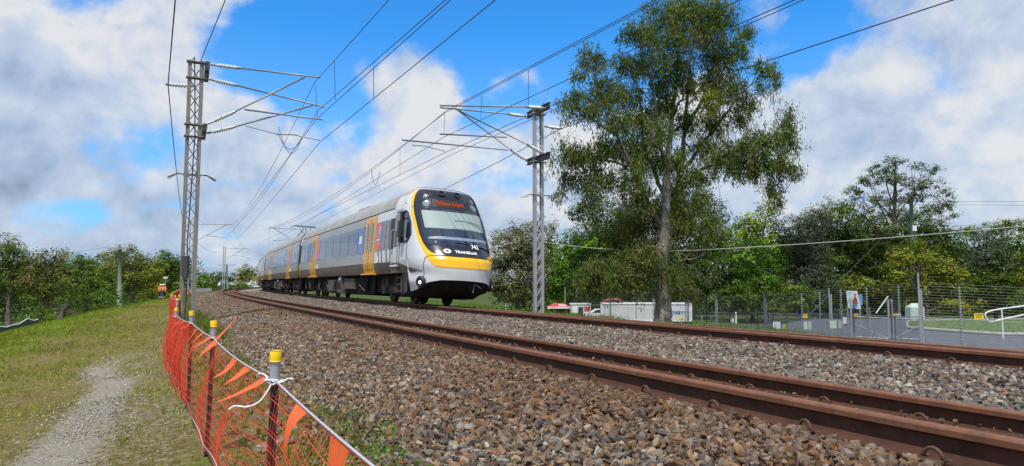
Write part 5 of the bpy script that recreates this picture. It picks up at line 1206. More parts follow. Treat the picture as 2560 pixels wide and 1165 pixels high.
# ---------------------------------------------------------------- grass and weeds (nobody could count the blades)
def blades(b, p, h, w, col, lean=.5):
    n = len(p); a = rng.uniform(0, 2 * np.pi, n); e = np.stack([np.cos(a), np.sin(a), 0 * a], 1); d = np.stack([rng.normal(0, lean, n), rng.normal(0, lean, n), np.ones(n)], 1); d /= np.linalg.norm(d, axis=1)[:, None]
    h = h[:, None]; w = w[:, None]; mid = p + d * h * .55; tip = p + d * h + np.stack([d[:, 0], d[:, 1], -np.abs(d[:, 0])], 1) * h * .3
    V = np.stack([p - e * w / 2, p + e * w / 2, mid + e * w * .35, tip, mid - e * w * .35], 1)
    b.add(V.reshape(-1, 3), np.arange(5 * n).reshape(n, 5), 0, np.repeat(np.clip(col, .005, .6), 5, 0))
def verge_grass():
    b = B()
    GC = np.array([(.16, .19, .022), (.12, .16, .018), (.25, .23, .05), (.32, .26, .08), (.20, .20, .035), (.36, .30, .12), (.28, .20, .06)])
    for (s0, s1, dens, hh, ww) in ((-3, 5, 1700, .034, .0034), (5, 11, 900, .045, .0050), (11, 22, 620, .050, .0065), (22, 45, 260, .055, .011), (45, 90, 90, .06, .022)):
        n = int((s1 - s0) * 8.3 * dens); s = rng.uniform(s0, s1, n); w = rng.uniform(-10.3, -2.0, n); p = P(s, w); v = in_view(np.c_[p[:, :2], H(s, w)]); s, w, p = s[v], w[v], p[v]
        wob = w + .55 * (vnoise(s, w * .3, .5, 2) - .5); bare = np.exp(-((wob + 3.95) / .28) ** 2) * np.interp(s, [0, 8, 12, 25], [.9, .8, .3, .1]) + .22 * np.exp(-((wob + 3.3) / .4) ** 2)
        clump = vnoise(p[:, 0], p[:, 1], 1.9, 1) * .55 + vnoise(p[:, 0], p[:, 1], 6.5, 4) * .45
        keep = rng.random(len(s)) < np.clip((clump - .30) * 2.6, .06, 1) * np.clip(1 - bare * 1.05, .02, 1) * np.where(w > -2.5, np.clip((-2.05 - w) / .45, 0, 1), 1)
        s, w, p, wob, clump = s[keep], w[keep], p[keep], wob[keep], clump[keep]; n = len(s); p[:, 2] = H(s, w) + .005
        lush = np.clip((-wob - 4.7) / 2.0, 0, 1) * .85 + .22 + 1.1 * (vnoise(p[:, 0], p[:, 1], .45, 8) - .5) + .5 * (vnoise(p[:, 0], p[:, 1], 1.7, 9) - .5); lush = np.clip(lush, 0, 1)
        c = np.where((rng.random(n) < .25 + .7 * lush)[:, None], np.array([(.20, .29, .014), (.14, .22, .012), (.28, .34, .022), (.08, .12, .012)])[rng.integers(0, 4, n)], GC[rng.integers(2, 7, n)])
        dk = np.clip((vnoise(p[:, 0], p[:, 1], .33, 6) - .45) * 1.5, 0, .45)[:, None]; c = c * (1 - dk) + dk * np.array((.06, .06, .02))
        c *= 1.15 * rng.uniform(.5, 1.5, (n, 1)); blades(b, p, hh * rng.uniform(.5, 1.6, n) * (.7 + .7 * lush), ww * rng.uniform(.7, 1.4, n), c, .65)
    # longer green tufts along the ballast toe and by the mast foot
    for (s0, s1, w0, w1, n, hh) in ((-2.2, 3.2, -2.95, -2.15, 3400, .16), (3, 10, -2.9, -2.3, 1800, .10), (10, 21, -2.9, -2.2, 3800, .24), (21, 60, -3.0, -2.3, 2600, .25)):
        s = rng.uniform(s0, s1, n); w = rng.uniform(w0, w1, n); p = P(s, w); cl = vnoise(p[:, 0], p[:, 1], 3.0, 3); k = cl > .46; s, w, p = s[k], w[k], p[k]; n_ = len(s); p[:, 2] = H(s, w)
        c = np.array([(.12, .19, .02), (.16, .22, .03), (.09, .14, .02), (.24, .22, .08)])[rng.integers(0, 4, n_)] * rng.uniform(.7, 1.25, (n_, 1)); blades(b, p, hh * rng.uniform(.4, 1.4, n_), np.where(s < 5, .005, .011) * rng.uniform(.7, 1.3, n_), c, .5)
    nc = 900; s = rng.uniform(-2, 30, nc); w = -2.9 - 6.5 * rng.random(nc); n = nc * 9; i = np.repeat(np.arange(nc), 9); sc = .03 + .003 * s[i]
    p = P(s[i] + rng.normal(0, 1, n) * sc, w[i] + rng.normal(0, 1, n) * sc); p[:, 2] = gz(p[:, 0], p[:, 1]); kk = np.abs(w[i] + 3.9) > .42; p = p[kk]; n = len(p)
    c = np.array([(.30, .27, .09), (.20, .28, .03), (.26, .33, .04), (.36, .28, .12), (.14, .20, .02)])[i[kk] % 5] * rng.uniform(.6, 1.3, (n, 1)); blades(b, p, rng.uniform(.06, .15, n), (.004 + .0004 * s[i[kk]]) * rng.uniform(.8, 1.3, n), c, .45)
    tag(b.build('grass', 'grass', colors=True), 'short patchy grass of the bank beside the path', 'grass', kind='stuff')
verge_grass()
def weeds():
    b = B(); cen = []
    for k in range(46):
        s = rng.uniform(-1.7, 2.6); w = rng.uniform(-2.75, -2.05) + (.12 if s < 0 else 0); c = P(s, w); c[2] = H(s, w) + rng.uniform(.02, .22); cen.append(c)
    cen = np.array(cen); pal = np.array([(.10, .20, .03), (.14, .25, .035), (.07, .14, .025), (.18, .24, .05)])
    leaf_cloud(b, cen, .075, 22, .034, .02, pal, .0)
    for k in range(26):
        s = rng.uniform(-1.8, 2.6); w = rng.uniform(-2.7, -2.1); p = P(s, w); p[2] = H(s, w); b.tube(smooth([p, p + (rng.normal(0, .02), rng.normal(0, .02), .12), p + (rng.normal(0, .06), rng.normal(0, .06), rng.uniform(.18, .42))], 4), np.linspace(.0028, .0012, 9), 5, col=(.10, .075, .035))
    tag(b.build('weeds', 'leaf', colors=True), 'green leafy weeds at the foot of the ballast behind the fence', 'weeds', kind='stuff')
weeds()
def chips():
    n = 30000; s = rng.uniform(-2, 11, n); w = rng.normal(-3.6, .65, n); p = P(s, w); k = rng.random(n) < np.exp(-((w + 3.9) / .34) ** 2) + .30 * (vnoise(p[:, 0], p[:, 1], 2.2, 12) > .45) * (w > -4.3) + .03; s, w, p = s[k], w[k], p[k]; p[:, 2] = H(s, w) + .004
    v = in_view(p); p = p[v]; n = len(p); c = np.array([(.36, .33, .28), (.28, .25, .21), (.46, .42, .36), (.20, .17, .14), (.32, .27, .21)])[rng.integers(0, 5, n)] * rng.uniform(.75, 1.2, (n, 1))
    scatter('path_gravel', p, .0065 * np.exp(rng.normal(0, .45, n)), c, label='pale gravel chips worn along the grass path', cat='gravel')
chips()
# ---------------------------------------------------------------- beyond the railway on the right: road, fence, trailer, signs
def zg(x, y): return float(gz(x, y)[0])
def gp(px, D, py=800):          # a point on the ground at distance D below photo column px
    q = ray(px, py, D); return np.array((q[0], q[1], zg(q[0], q[1])))
M['asphalt'] = mat('road_asphalt', (.105, .115, .13), .9, col2=(.075, .08, .088), scale=1.4, bump=.2, spec=.3)
M['lawn'] = mat('lawn_base', (.06, .11, .015), .95, col2=(.10, .14, .03), scale=2)
M['dirt'] = mat('leaf_litter', (.16, .12, .085), .95, col2=(.09, .06, .04), scale=1.5)
M['kerb'] = mat('kerb_concrete', (.36, .35, .33), .9, col2=(.22, .21, .2), scale=3)
M['traw'] = mat('trailer_panel', (.56, .57, .56), .55, var=.07, scale=.7, stretch=(1, 1, .3)); M['blue_ink'] = mat('blue_lettering', (.05, .26, .42), .5)
M['redcloth'] = mat('red_awning', (.50, .04, .06), .7); M['poster'] = mat('poster_paper', (.52, .55, .58), .5, var=.05)
M['sgreen'] = mat('pale_green_cabinet', (.42, .50, .42), .5)
def sheet_ground(name, m, xs, y0f, y1f, off, n=70):
    b = B(); A = []
    for x in xs:
        yy = np.linspace(y0f(x), y1f(x), n); A.append(np.stack([np.full(n, x), yy, gz(np.full(n, x), yy) + off], 1))
    b.grid(np.array(A)); return tag(b.build(name, m, smooth=True), kind='structure')
fx = lambda x: np.interp(x, [9.4, 12.8, 14.8, 15.0], [64, 60, 25, 23])
sheet_ground('road', 'asphalt', np.arange(13.0, 62, 1.0), lambda x: np.interp(x, [13, 14.2, 15, 17, 62], [58, 40, 24, 22.5, 22.5]), lambda x: np.interp(x, [13, 25, 62], [79, 80.5, 83]), .09)
sheet_ground('far_lawn', 'lawn', np.arange(-12, 70, 1.5), lambda x: np.interp(x, [-12, 13, 25, 62], [70, 83.0, 84.5, 87]), lambda x: 96, .10, 30)
sheet_ground('dirt_strip', 'dirt', np.arange(12, 64, 1.5), lambda x: np.interp(x, [13, 25, 62], [79.2, 80.7, 83.2]), lambda x: np.interp(x, [13, 25, 62], [83, 84.5, 87]), .12, 8)
def island():
    x = np.arange(21.5, 42, .6); b = B(); A = []
    for xx in x: yy = np.linspace(np.interp(xx, [21.5, 23, 42], [36, 31.5, 30]), np.interp(xx, [21.5, 25, 42], [36.2, 42, 46]), 16); A.append(np.stack([np.full(16, xx), yy, gz(np.full(16, xx), yy) + .20], 1))
    A = np.array(A); b.grid(A); tag(b.build('grass_island', 'lawn', smooth=True), kind='structure')
    k = B(); e = np.concatenate([A[::-1, -1], A[:, 0]]); k.tube(e - (0, 0, .05), .10, 5); tag(k.build('kerb', 'kerb', smooth=True), 'low concrete kerb round the grass island by the driveway', 'kerb')
    return A
isl = island()
def short_grass():
    b = B(); pts = []; hs = []
    n = 9000; x = rng.uniform(21.5, 42, n); y = rng.uniform(30, 46, n); lo = np.interp(x, [21.5, 23, 42], [36, 31.5, 30]); hi = np.interp(x, [21.5, 25, 42], [36.2, 42, 46]); k = (y > lo) & (y < hi); pts.append(np.c_[x, y, gz(x, y) + .19][k]); hs.append(np.full(k.sum(), .10))
    n = 5000; t = rng.random(n); y = rng.uniform(22.0, 25.5, n); x = rng.uniform(11.3, 14.9, n); k = x < 14.9 - (y - 22) * .0; pts.append(np.c_[x, y, gz(x, y)][k]); hs.append(np.full(k.sum(), .16))
    n = 9000; x = rng.uniform(-14, 45, n); y = rng.uniform(80, 95, n); y += np.clip((x - 13) * .1, 0, 4); pts.append(np.c_[x, y, gz(x, y) + .08]); hs.append(np.full(n, .22))
    n = 24000; s = rng.uniform(12, 64, n); w = rng.uniform(7.6, 20, n); k = vnoise(s, w, .5, 4) > .35; s, w = s[k], w[k]; n = len(s); q = P(s, w); pts.append(np.c_[q[:, :2], H(s, w)]); hs.append(.2 + .35 * vnoise(s, w, .3, 7))
    n = 4000; s = rng.uniform(3, 14, n); w = rng.uniform(8.2, 12, n); q = P(s, w); pts.append(np.c_[q[:, :2], H(s, w)]); hs.append(np.full(n, .12))
    p = np.concatenate(pts); h = np.concatenate(hs); n = len(p); c = np.array([(.10, .21, .02), (.075, .16, .016), (.14, .24, .03)])[rng.integers(0, 3, n)] * rng.uniform(.7, 1.3, (n, 1))
    blades(b, p, h * rng.uniform(.6, 1.4, n), .10 * h + .015, c, .5); tag(b.build('grass', 'grass', colors=True), 'bright green mown grass beyond the tracks', 'grass', kind='stuff')
short_grass()
# security fence: chain-link below, taut electric wires above
FP = [gp(1440, 68), gp(1523, 64), gp(1633, 60), gp(1718, 56), gp(1790, 52), gp(1912, 46.6), gp(2075, 33.6), gp(2300, 24.2), gp(2700, 24.0), gp(3300, 24)]
FPa = np.array(FP); fl_ = np.concatenate([[0], np.cumsum(np.linalg.norm(np.diff(FPa[:, :2], axis=0), axis=1))])
def fxy(u): x = np.interp(u, fl_, FPa[:, 0]); y = np.interp(u, fl_, FPa[:, 1]); return np.stack([x, y, gz(x, y)], 1)
sf = empty('security_fence', 'grey chain link security fence topped with many taut wires', 'security fence', FP[7])
for k in range(1, 9):
    for e, hh in (((0, 0), 2.45), ((.13, .09), 2.15)):
        p = FPa[k] + (*e, 0); hh = hh if k != 7 or e[0] else 2.75
        b = B(); b.tube([p - (0, 0, .2), p + (0, 0, hh)], .034 if not e[0] else .045, 8); b.build('post', 'galv', sf)
for u in np.concatenate([np.arange(2, fl_[-1], 3.1)]):
    p = fxy(np.array([u]))[0]; b = B(); b.tube([p, p + (0, 0, 2.35)], .018, 6)
    for z in np.arange(.3, 2.35, .11): b.box(p + (0, 0, z), (.075, .075, .035))
    b.build('insulated_post', 'darksteel' if u < 30 else 'galv', sf)
u = np.arange(0, fl_[-1], 1.0); base = fxy(u); wb = B()
for z in np.linspace(1.12, 2.4, 13): wb.tube(base + (0, 0, z), .0032, 3, cap=False)
wb.build('wire_strands', 'galv', sf)
ml = B()
for sgn in (-1, 1):
    for u0 in np.arange(0 if sgn > 0 else 1.15, fl_[-1] - 1.2 if sgn > 0 else fl_[-1], .09):
        t = np.linspace(0, 1, 5); p = fxy(u0 + sgn * t * 1.15 * .9); p[:, 2] += t * 1.15; ml.tube(p, .0028, 3, cap=False)
ml.build('chain_link_mesh', 'galv', sf)
b = B(); b.tube(base + (0, 0, 1.15), .012, 5, cap=False); b.build('top_wire', 'galv', sf)
def strut(p, q, r=.035): b = B(); b.tube([p, q], r, 7); b.build('brace', 'galv', sf)
strut(FPa[6] + (0, 0, 2.1), ray(2022, 787, 38)); strut(ray(2220, 741, 30.9), ray(2190, 783, 30.6), .03)
def gate():
    g = [gp(2128, 31.5), gp(2176, 31.2), gp(2222, 31.0), gp(2300, 30.6)]; t = empty('metal_gate', 'double swing gate of grey pipe and chain link at the driveway', 'gate', g[1])
    for p in (g[0], g[2], g[3], g[2] + (.16, 0, 0)):
        b = B(); b.tube([p - (0, 0, .2), p + (0, 0, 1.95)], .045, 8); b.build('gate_post', 'galv', t)
        b = B(); q = p + (.1, -.05, 0); b.tube([q, q + (0, 0, 1.9)], .015, 5)
        for z in np.arange(.4, 1.9, .1): b.box(q + (0, 0, z), (.07, .07, .03))
        b.build('insulated_post', 'darksteel', t)
    for a, c, up in ((g[0] + (.08, 0, 0), g[2] - (.05, 0, 0), 0), (g[2] + (.2, 0, 0), g[3] - (.06, 0, 0), 1)):
        b = B(); z0, z1 = .12, 1.06
        for z in (z0, z1): b.tube([a + (0, 0, z), c + (0, 0, z)], .024, 7)
        for q in (a, c): b.tube([q + (0, 0, z0), q + (0, 0, z1)], .024, 7)
        b.tube([a + (0, 0, z0 if up else z1 * .7), c + (0, 0, z1 * .7 if up else z0)], .018, 6); m_ = (a + c) / 2; b.tube([m_ + (0, 0, z0), m_ + (0, 0, 1.5)], .015, 6); b.build('gate_leaf', 'galv', t)
        n = B(); L = np.linalg.norm(c - a)
        for k in np.arange(-.9, L, .09):
            for sg in (1, -1):
                ts = np.clip(np.array([0, .94]) + 0, 0, None); us = np.array([k, k + .94]) if sg > 0 else np.array([k + .94, k]); zs = np.array([z0, z1])
                f0 = np.clip((0 - us[0]) / (us[1] - us[0]), 0, 1) if us[0] != us[1] else 0; lo, hi = sorted([(0 - us[0]) / (us[1] - us[0]), (L - us[0]) / (us[1] - us[0])]); lo, hi = max(0, lo), min(1, hi)
                if hi - lo > .02:
                    pp = [a + (c - a) * ((us[0] + (us[1] - us[0]) * f) / L) + np.array((0, 0, zs[0] + (zs[1] - zs[0]) * f)) for f in (lo, hi)]; n.tube(pp, .0028, 3, cap=False)
        n.build('chain_link_mesh', 'galv', t)
gate()
def plate(name, label, cat, px, py, wpx, hpx, D, m, group=None, emb=None, tilt=0.0, thick=.012):
    D = D - .35; c = ray(px, py, D); s = D / F; b = B(); w, h = wpx * s, hpx * s; R = np.array(Matrix.Rotation(tilt, 3, 'Z'))
    b.box(c, (w, thick, h), 0, R); t = empty(name, label, cat, c, group); b.build('board', m, t)
    if emb == 'warn':
        k = B(); y = -thick / 2 - .003
        for (x0, x1, z0, z1) in ((-.42, .42, .22, .34), (-.36, .36, -.02, .08), (-.30, .30, -.30, -.20)): k.box(c + R @ np.array(((x0 + x1) / 2 * w, y, (z0 + z1) / 2 * h)), ((x1 - x0) * w, .003, (z1 - z0) * h), 0, R)
        k.build('symbol', M['darkink'], t)
    return t
M['darkink'] = mat('dark_ink', (.10, .07, .015), .6)
WS = 'yellow warning signs on the fence'; PL = 'white plates on the fence'
plate('warning_sign', 'largest yellow sign, near the white handrail', 'sign', 2447, 790, 23, 14, 23.9, 'yellow', WS, 'warn')
plate('warning_sign', 'yellow sign on the fence wires beside the leaning brace', 'sign', 2013, 790, 11, 9, 37.5, 'yellow', WS, 'warn')
plate('warning_sign', 'low yellow sign between two pale plates on the mesh', 'sign', 1963, 816, 11, 9, 43, 'yellow', WS, 'warn')
plate('warning_sign', 'small yellow sign on the gate under the poster board', 'sign', 2141, 788, 10, 7, 31.2, 'yellow', WS, 'warn')
plate('warning_sign', 'small yellow sign beside an orange and white notice on the gate', 'sign', 2238, 787, 9, 6, 30.7, 'yellow', WS, 'warn')
plate('notice', 'orange and white notice on the gate', 'sign', 2248, 789, 8, 10, 30.7, 'white')
plate('plate', 'square white plate low on the mesh left of the yellow sign', 'sign', 1942, 813, 18, 17, 44.5, 'white', PL)
plate('plate', 'square greyish plate low on the mesh right of the low yellow sign', 'sign', 2020, 814, 21, 20, 37.6, M['sgreen'], PL)
plate('plate', 'wide pale green plate beside the tall double fence post', 'sign', 2091, 811, 33, 19, 33.0, M['sgreen'], PL)
plate('plate', 'narrow upright white plate next to the gate post', 'sign', 2112, 801, 10, 16, 32.4, 'white', PL)
plate('plate', 'small white plate near the white roadside bollard', 'sign', 1831, 801, 8, 10, 51, 'white', PL)
def poster():
    D = 40.0; s = D / F; c = ray(2134, 750, D); t = empty('poster_board', 'white roadside poster board showing a figure in dark red', 'billboard', (c[0], c[1], zg(c[0], c[1])))
    A = [ray(2115, 727, D), ray(2143, 727, D - .2), ray(2153, 773, D - .25), ray(2120, 770, D)]; b = B(); V = A + [a + np.array((.02, .05, 0)) for a in A]
    b.add(V, [np.array([(0, 1, 2, 3), (7, 6, 5, 4), (0, 4, 5, 1), (1, 5, 6, 2), (2, 6, 7, 3), (3, 7, 4, 0)])]); b.build('board', 'poster', t)
    V3 = lambda x, y: ray(x, y, D - .28)
    b = B(); b.add([V3(*p) for p in ((2136, 740), (2140, 742), (2143, 750), (2145, 760), (2133, 761), (2134, 750))], [np.arange(6)[None]]); b.add([V3(2138 + 2.6 * math.cos(a), 737 + 3 * math.sin(a)) for a in np.linspace(0, 2 * np.pi, 11)[:-1]], [np.arange(10)[None]]); b.build('printed_figure', M['figred'], t)
    b = B()
    for (x0, x1, y0, y1) in ((2118, 2130, 731, 733), (2118, 2127, 735, 736.5), (2124, 2145, 765, 767.5)): b.add([V3(x0, y0), V3(x1, y0), V3(x1, y1), V3(x0, y1)], [np.arange(4)[None]])
    b.build('printed_lines', 'blue_ink', t)
    b = B()
    for px in (2119, 2150): q = ray(px, 768, D + .08); b.tube([q, (q[0], q[1], zg(q[0], q[1]) - .1)], .03, 6)
    b.build('support', 'galv', t)
    D2 = 40.6; b = B(); A = [ray(2144, 738, D2), ray(2155, 735, D2), ray(2157, 762, D2), ray(2147, 764, D2)]; V = A + [a + np.array((.02, .05, 0)) for a in A]; b.add(V, [np.array([(0, 1, 2, 3), (7, 6, 5, 4), (0, 4, 5, 1), (1, 5, 6, 2), (2, 6, 7, 3), (3, 7, 4, 0)])]); b.build('side_panel', M['bluep'], t)
M['figred'] = mat('printed_red', (.25, .04, .04), .6); M['bluep'] = mat('printed_blue', (.14, .24, .42), .6)
poster()
def bollards():
    proto = None; sp = [(1755, 92), (1777, 91.5), (1806, 91), (1867, 90), (1900, 89.5), (1932, 89), (1966, 89), (2003, 88.5), (2038, 88), (1729, 93), (2075, 88), (2110, 88)]
    for k, (px, D) in enumerate(sp):
        p = gp(px, D); p[2] += .08
        if proto is None:
            t = empty('timber_bollard', 'grey timber bollard along the grass edge of the road', 'bollard', p, 'timber bollards by the road'); b = B(); b.tube([(0, 0, 0), (0, 0, .78)], [.09, .085], 8); b.tube([(0, 0, .78), (0, 0, .82)], [.085, .05], 8); b.build('shaft', 'timber', t, origin=(0, 0, 0)); proto = t
        else: t = dup(proto); t.location = Vector(p)
    p = gp(1840, 86); t = empty('bollard', 'taller white post standing among the grey timber bollards', 'bollard', p); b = B(); b.tube([p, p + (0, 0, 1.55)], [.12, .11], 10); b.tube([p + (0, 0, 1.55), p + (0, 0, 1.6)], [.11, .06], 10); b.build('shaft', 'white', t)
    p = gp(2266, 45); t = empty('marker_post', 'thin rusty yellow post near the green cabinet', 'post', p); b = B(); b.tube([p, p + (.03, 0, 1.35)], .035, 7); b.build('shaft', M['dirt2'], t)
    for px, D, hh, lb in ((1413, 82, 3.6, 'slim grey lamp post in front of the dark trees left of the gum'), (1265, 70, .8, 'small white marker post on the lawn behind the train track'), (1148, 40, .45, 'little white peg in the grass under the train nose')):
        p = gp(px, D); t = empty('marker_post', lb, 'post', p); b = B(); b.tube([p, p + (0, 0, hh)], .05, 7); b.build('shaft', 'galv' if hh > 1 else 'white', t)
M['dirt2'] = mat('yellow_brown_paint', (.34, .22, .06), .7)
bollards()
def cabinet():
    p = gp(2288, 43); t = empty('cabinet', 'pale green roadside electrical cabinet behind the corner post', 'cabinet', p); b = B(); b.box(p + (0, 0, .5), (.9, .6, 1.0)); V = [(-.45, -.3, 1.0), (.45, -.3, 1.0), (.45, .3, 1.0), (-.45, .3, 1.0), (-.2, 0, 1.28), (.2, 0, 1.28)]
    b.add(np.array(V) + p, [np.array([(0, 1, 5, 4), (2, 3, 4, 5)]), np.array([(1, 2, 5), (3, 0, 4)])]); b.build('body', 'sgreen', t); d = B(); d.box(p + (0, -.306, .5), (.7, .01, .8)); d.build('door', 'sgreen', t)
cabinet()
def handrail():
    D = 29.5; R_ = lambda x, y: ray(x, y, D); t = empty('handrail', 'white looped pipe handrail at the edge of the grass island', 'handrail', gp(2505, D))
    b = B(); pts = [R_(2760, 742), R_(2600, 760), R_(2540, 767.5), R_(2502, 772.5), R_(2478, 777), R_(2467, 781), R_(2463, 787), R_(2466, 795), R_(2472, 803), R_(2480, 804.5), R_(2502, 799), R_(2545, 790), R_(2600, 780), R_(2760, 768)]; b.tube(smooth(pts, 4), .033, 8); b.build('rail', 'white', t, True)
    for px, y0 in ((2504, 772), (2650, 755)):
        q = R_(px, y0); b = B(); b.tube([q, (q[0], q[1], zg(q[0], q[1]) + .1)], .028, 8); b.build('post', 'white', t)
    p0, p1 = gp(2330, 62), gp(2480, 58); b = B(); b.tube([p0 + (0, 0, 1.9), (p0 + p1) / 2 + (0, 0, 1.95), p1 + (0, 0, 2.0)], .035, 6)
    for q in (p0, (p0 + p1) / 2, p1): b.tube([q, q + (0, 0, 1.93)], .035, 6)
    o = empty('pipe_rail', 'long grey pipe rail along the far side of the road', 'handrail', p0); b.build('rail', 'galv', o)
handrail()
# box trailer, food stall, kiosk and car
def trailer():
    D = 72; L0, R1 = ray(1502, 757, D), ray(1729, 757, D - 1.0); zb = zg(L0[0], L0[1]); top = L0[2]; zb -= 1.15; d = unit((R1 - L0) * (1, 1, 0)); nrm_ = np.array((d[1], -d[0], 0)); L = np.linalg.norm((R1 - L0)[:2]); Wt = 2.45
    Rm = np.stack([d, -nrm_, (0, 0, 1)], 1); mid = np.array((*((L0 + R1) / 2)[:2], 0)) - nrm_ * Wt / 2; hb = top - (zb + .95)
    t = empty('box_trailer', 'long white box trailer parked behind the gum trunk', 'trailer', (mid[0], mid[1], zb))
    b = B(); b.box((mid[0], mid[1], zb + .95 + hb / 2), (L, Wt, hb), 0, Rm); b.build('body', 'traw', t)
    at = lambda u, z, o=.03: L0 * (1, 1, 0) + d * u + nrm_ * o + np.array((0, 0, z))
    b = B()
    for z in (top - .07, zb + 1.02): b.beam(at(0, z), at(L, z), .08, .14)
    for u in (.05, L - .05): b.beam(at(u, zb + .95), at(u, top), .08, .12, 0, d)
    b.build('frame_edge', 'white', t)
    b = B()
    for u in np.arange(1.5, L - .3, 1.45): b.beam(at(u, zb + 1.1, .005), at(u, top - .15, .005), .02, .02, 0, d)
    b.build('panel_seam', 'galv', t)
    V, Fs = text_mesh('nson', .60, (1.1, 1), .012); b = B(); P_ = np.array([at(L * .845 + v[0], top - .98 + v[1], .03) for v in V]); b.add(P_, Fs); b.build('lettering', 'blue_ink', t)
    b = B(); c = at(L * .875, top - 1.62, .03); b.box(c, (.42, .02, .32), 0, Rm); b.build('sticker', 'yellow', t)
    b = B(); c = at(L * .435, top - .35, .03); b.tube([c, c + nrm_ * .05], .12, 10); b.build('side_lamp', 'white', t)
    e = at(L, 0, 0); b = B()
    for k in (0, 1):
        c = e - nrm_ * (Wt * (.25 + .5 * k)) + d * .02; b.box((c[0], c[1], zb + .95 + hb / 2), (.04, Wt / 2 - .08, hb - .2), 0, Rm)
    b.build('rear_door', 'traw', t)
    b = B(); b.box((mid[0], mid[1], zb + .8), (L - .2, 1.2, .26), 0, Rm)
    for u in (.6, 2.0): q = at(u, zb, -.4); b.beam(q, q + (0, 0, .9), .1, .1)
    b.build('chassis', 'darksteel', t)
    for u in (L - 1.2, L - 2.5):
        for o in (-.2, -Wt + .2):
            q = at(u, zb + .46, o); b = B(); b.tube([q - nrm_ * .14, q - nrm_ * .12, q + nrm_ * .12, q + nrm_ * .14], [.40, .46, .46, .40], 18); b.tube([q - nrm_ * .15, q + nrm_ * .15], .22, 10); b.build('wheel', 'black', t, True)
    q = at(.9, top + .02, -.7); a = B(); A = np.array([[q + d * (x * 2.3 - .7) + nrm_ * (y * 1.2 - .6) + np.array((0, 0, .12 + .35 * math.sin(x * math.pi) * (1 - .4 * y))) for y in np.linspace(0, 1, 6)] for x in np.linspace(0, 1, 9)]); a.grid(A); a.grid(A - (0, 0, .03), flip=True)
    o = a.build('awning', 'redcloth', None, True, origin=Vector(q)); tag(o, 'folded red awning lying on the trailer roof', 'awning')
trailer()
def stall():
    D = 76; a, c = ray(1373, 768, D), ray(1425, 770, D); zb = zg(a[0], a[1]); top = a[2]; t = empty('food_stall', 'dark grey stall with a red and white roof beside the grey mast', 'stall', ((a[0] + c[0]) / 2, D, zb)); w = c[0] - a[0]
    b = B(); b.box(((a[0] + c[0]) / 2, D + 1.1, (zb + top) / 2), (w, 2.2, top - zb)); b.build('body', M['stallm'], t)
    r = B(); m_ = (a[0] + c[0]) / 2; V = np.array([(a[0] - .2, D - .3, top), (c[0] + .2, D - .3, top), (c[0] + .2, D + 2.5, top), (a[0] - .2, D + 2.5, top), (m_ - .5, D + 1.1, top + .45), (m_ + .5, D + 1.1, top + .42)])
    r.add(V, [np.array([(0, 1, 5, 4), (2, 3, 4, 5)]), np.array([(1, 2, 5), (3, 0, 4)])]); r.build('roof', 'redcloth', t)
    r = B(); r.box((m_, D - .33, top - .05), (w + .4, .04, .2)); r.box((m_ + .3, D + .2, top + .2), (.9, .5, .2), 0); r.build('trim', 'white', t)
    l = B()
    for x in (-.35, .35): l.box((m_ + x + .2, D - .02, (zb + top) / 2 + .2), (.16, .02, 1.0))
    l.box((m_ + .2, D - .02, (zb + top) / 2 + .25), (.6, .02, .12)); l.build('red_mark', 'redcloth', t)
    D2 = 74; a, c = ray(1428, 761, D2), ray(1477, 761, D2); zb = zg(a[0], a[1]); top = a[2]; t = empty('kiosk', 'white kiosk with window panels between the stall and the trailer', 'kiosk', ((a[0] + c[0]) / 2, D2, zb)); m_ = (a[0] + c[0]) / 2; w = c[0] - a[0]
    b = B(); b.box((m_, D2 + 1.1, (zb + top) / 2 + .1), (w, 2.2, top - zb - .2)); b.box((m_, D2 + 1.1, top + .03), (w + .1, 2.3, .12)); b.build('body', 'traw', t)
    for x, ww, h0, h1, m in ((-.30, .22, -.9, -.25, 'white'), (-.02, .24, -1.5, -.3, 'glass'), (.30, .26, -.75, -.25, 'redcloth'), (.30, .26, -1.25, -.8, 'white')):
        b = B(); b.box((m_ + x * w, D2 - .015, top + (h0 + h1) / 2), (ww * w, .03, h1 - h0)); b.build('window' if m == 'glass' else 'poster', m, t)
M['stallm'] = mat('dark_stall_panel', (.06, .075, .07), .6)
stall()
def car():
    p = gp(1494, 80); t = empty('parked_car', 'white car just showing between the kiosk and the trailer', 'car', p); prof = [(-2.1, .35), (-2.15, .75), (-1.6, .92), (-.9, 1.0), (-.2, 1.42), (1.2, 1.45), (1.9, 1.0), (2.15, .95), (2.15, .4)]
    b = B(); Mx = np.array([(1, 0, 0, p[0]), (0, 0, -1, p[1] + .85), (0, 1, 0, p[2]), (0, 0, 0, 1.0)]); b.prism(prof, 1.7, 0, Mx); b.build('body', 'white', t)
    b = B(); V = np.array([(-.75, 0, 1.0), (-.2, 0, 1.36), (1.1, 0, 1.38), (1.6, 0, 1.02)]) + p + (0, -.86, 0); b.add(V, [np.arange(4)[None]]); b.build('window', 'glass', t)
    for x in (-1.35, 1.3):
        for y in (-.8, .8): b = B(); q = p + (x, y, .32); b.tube([q - (0, .1, 0), q + (0, .1, 0)], .32, 16); b.build('wheel', 'black', t)
car()
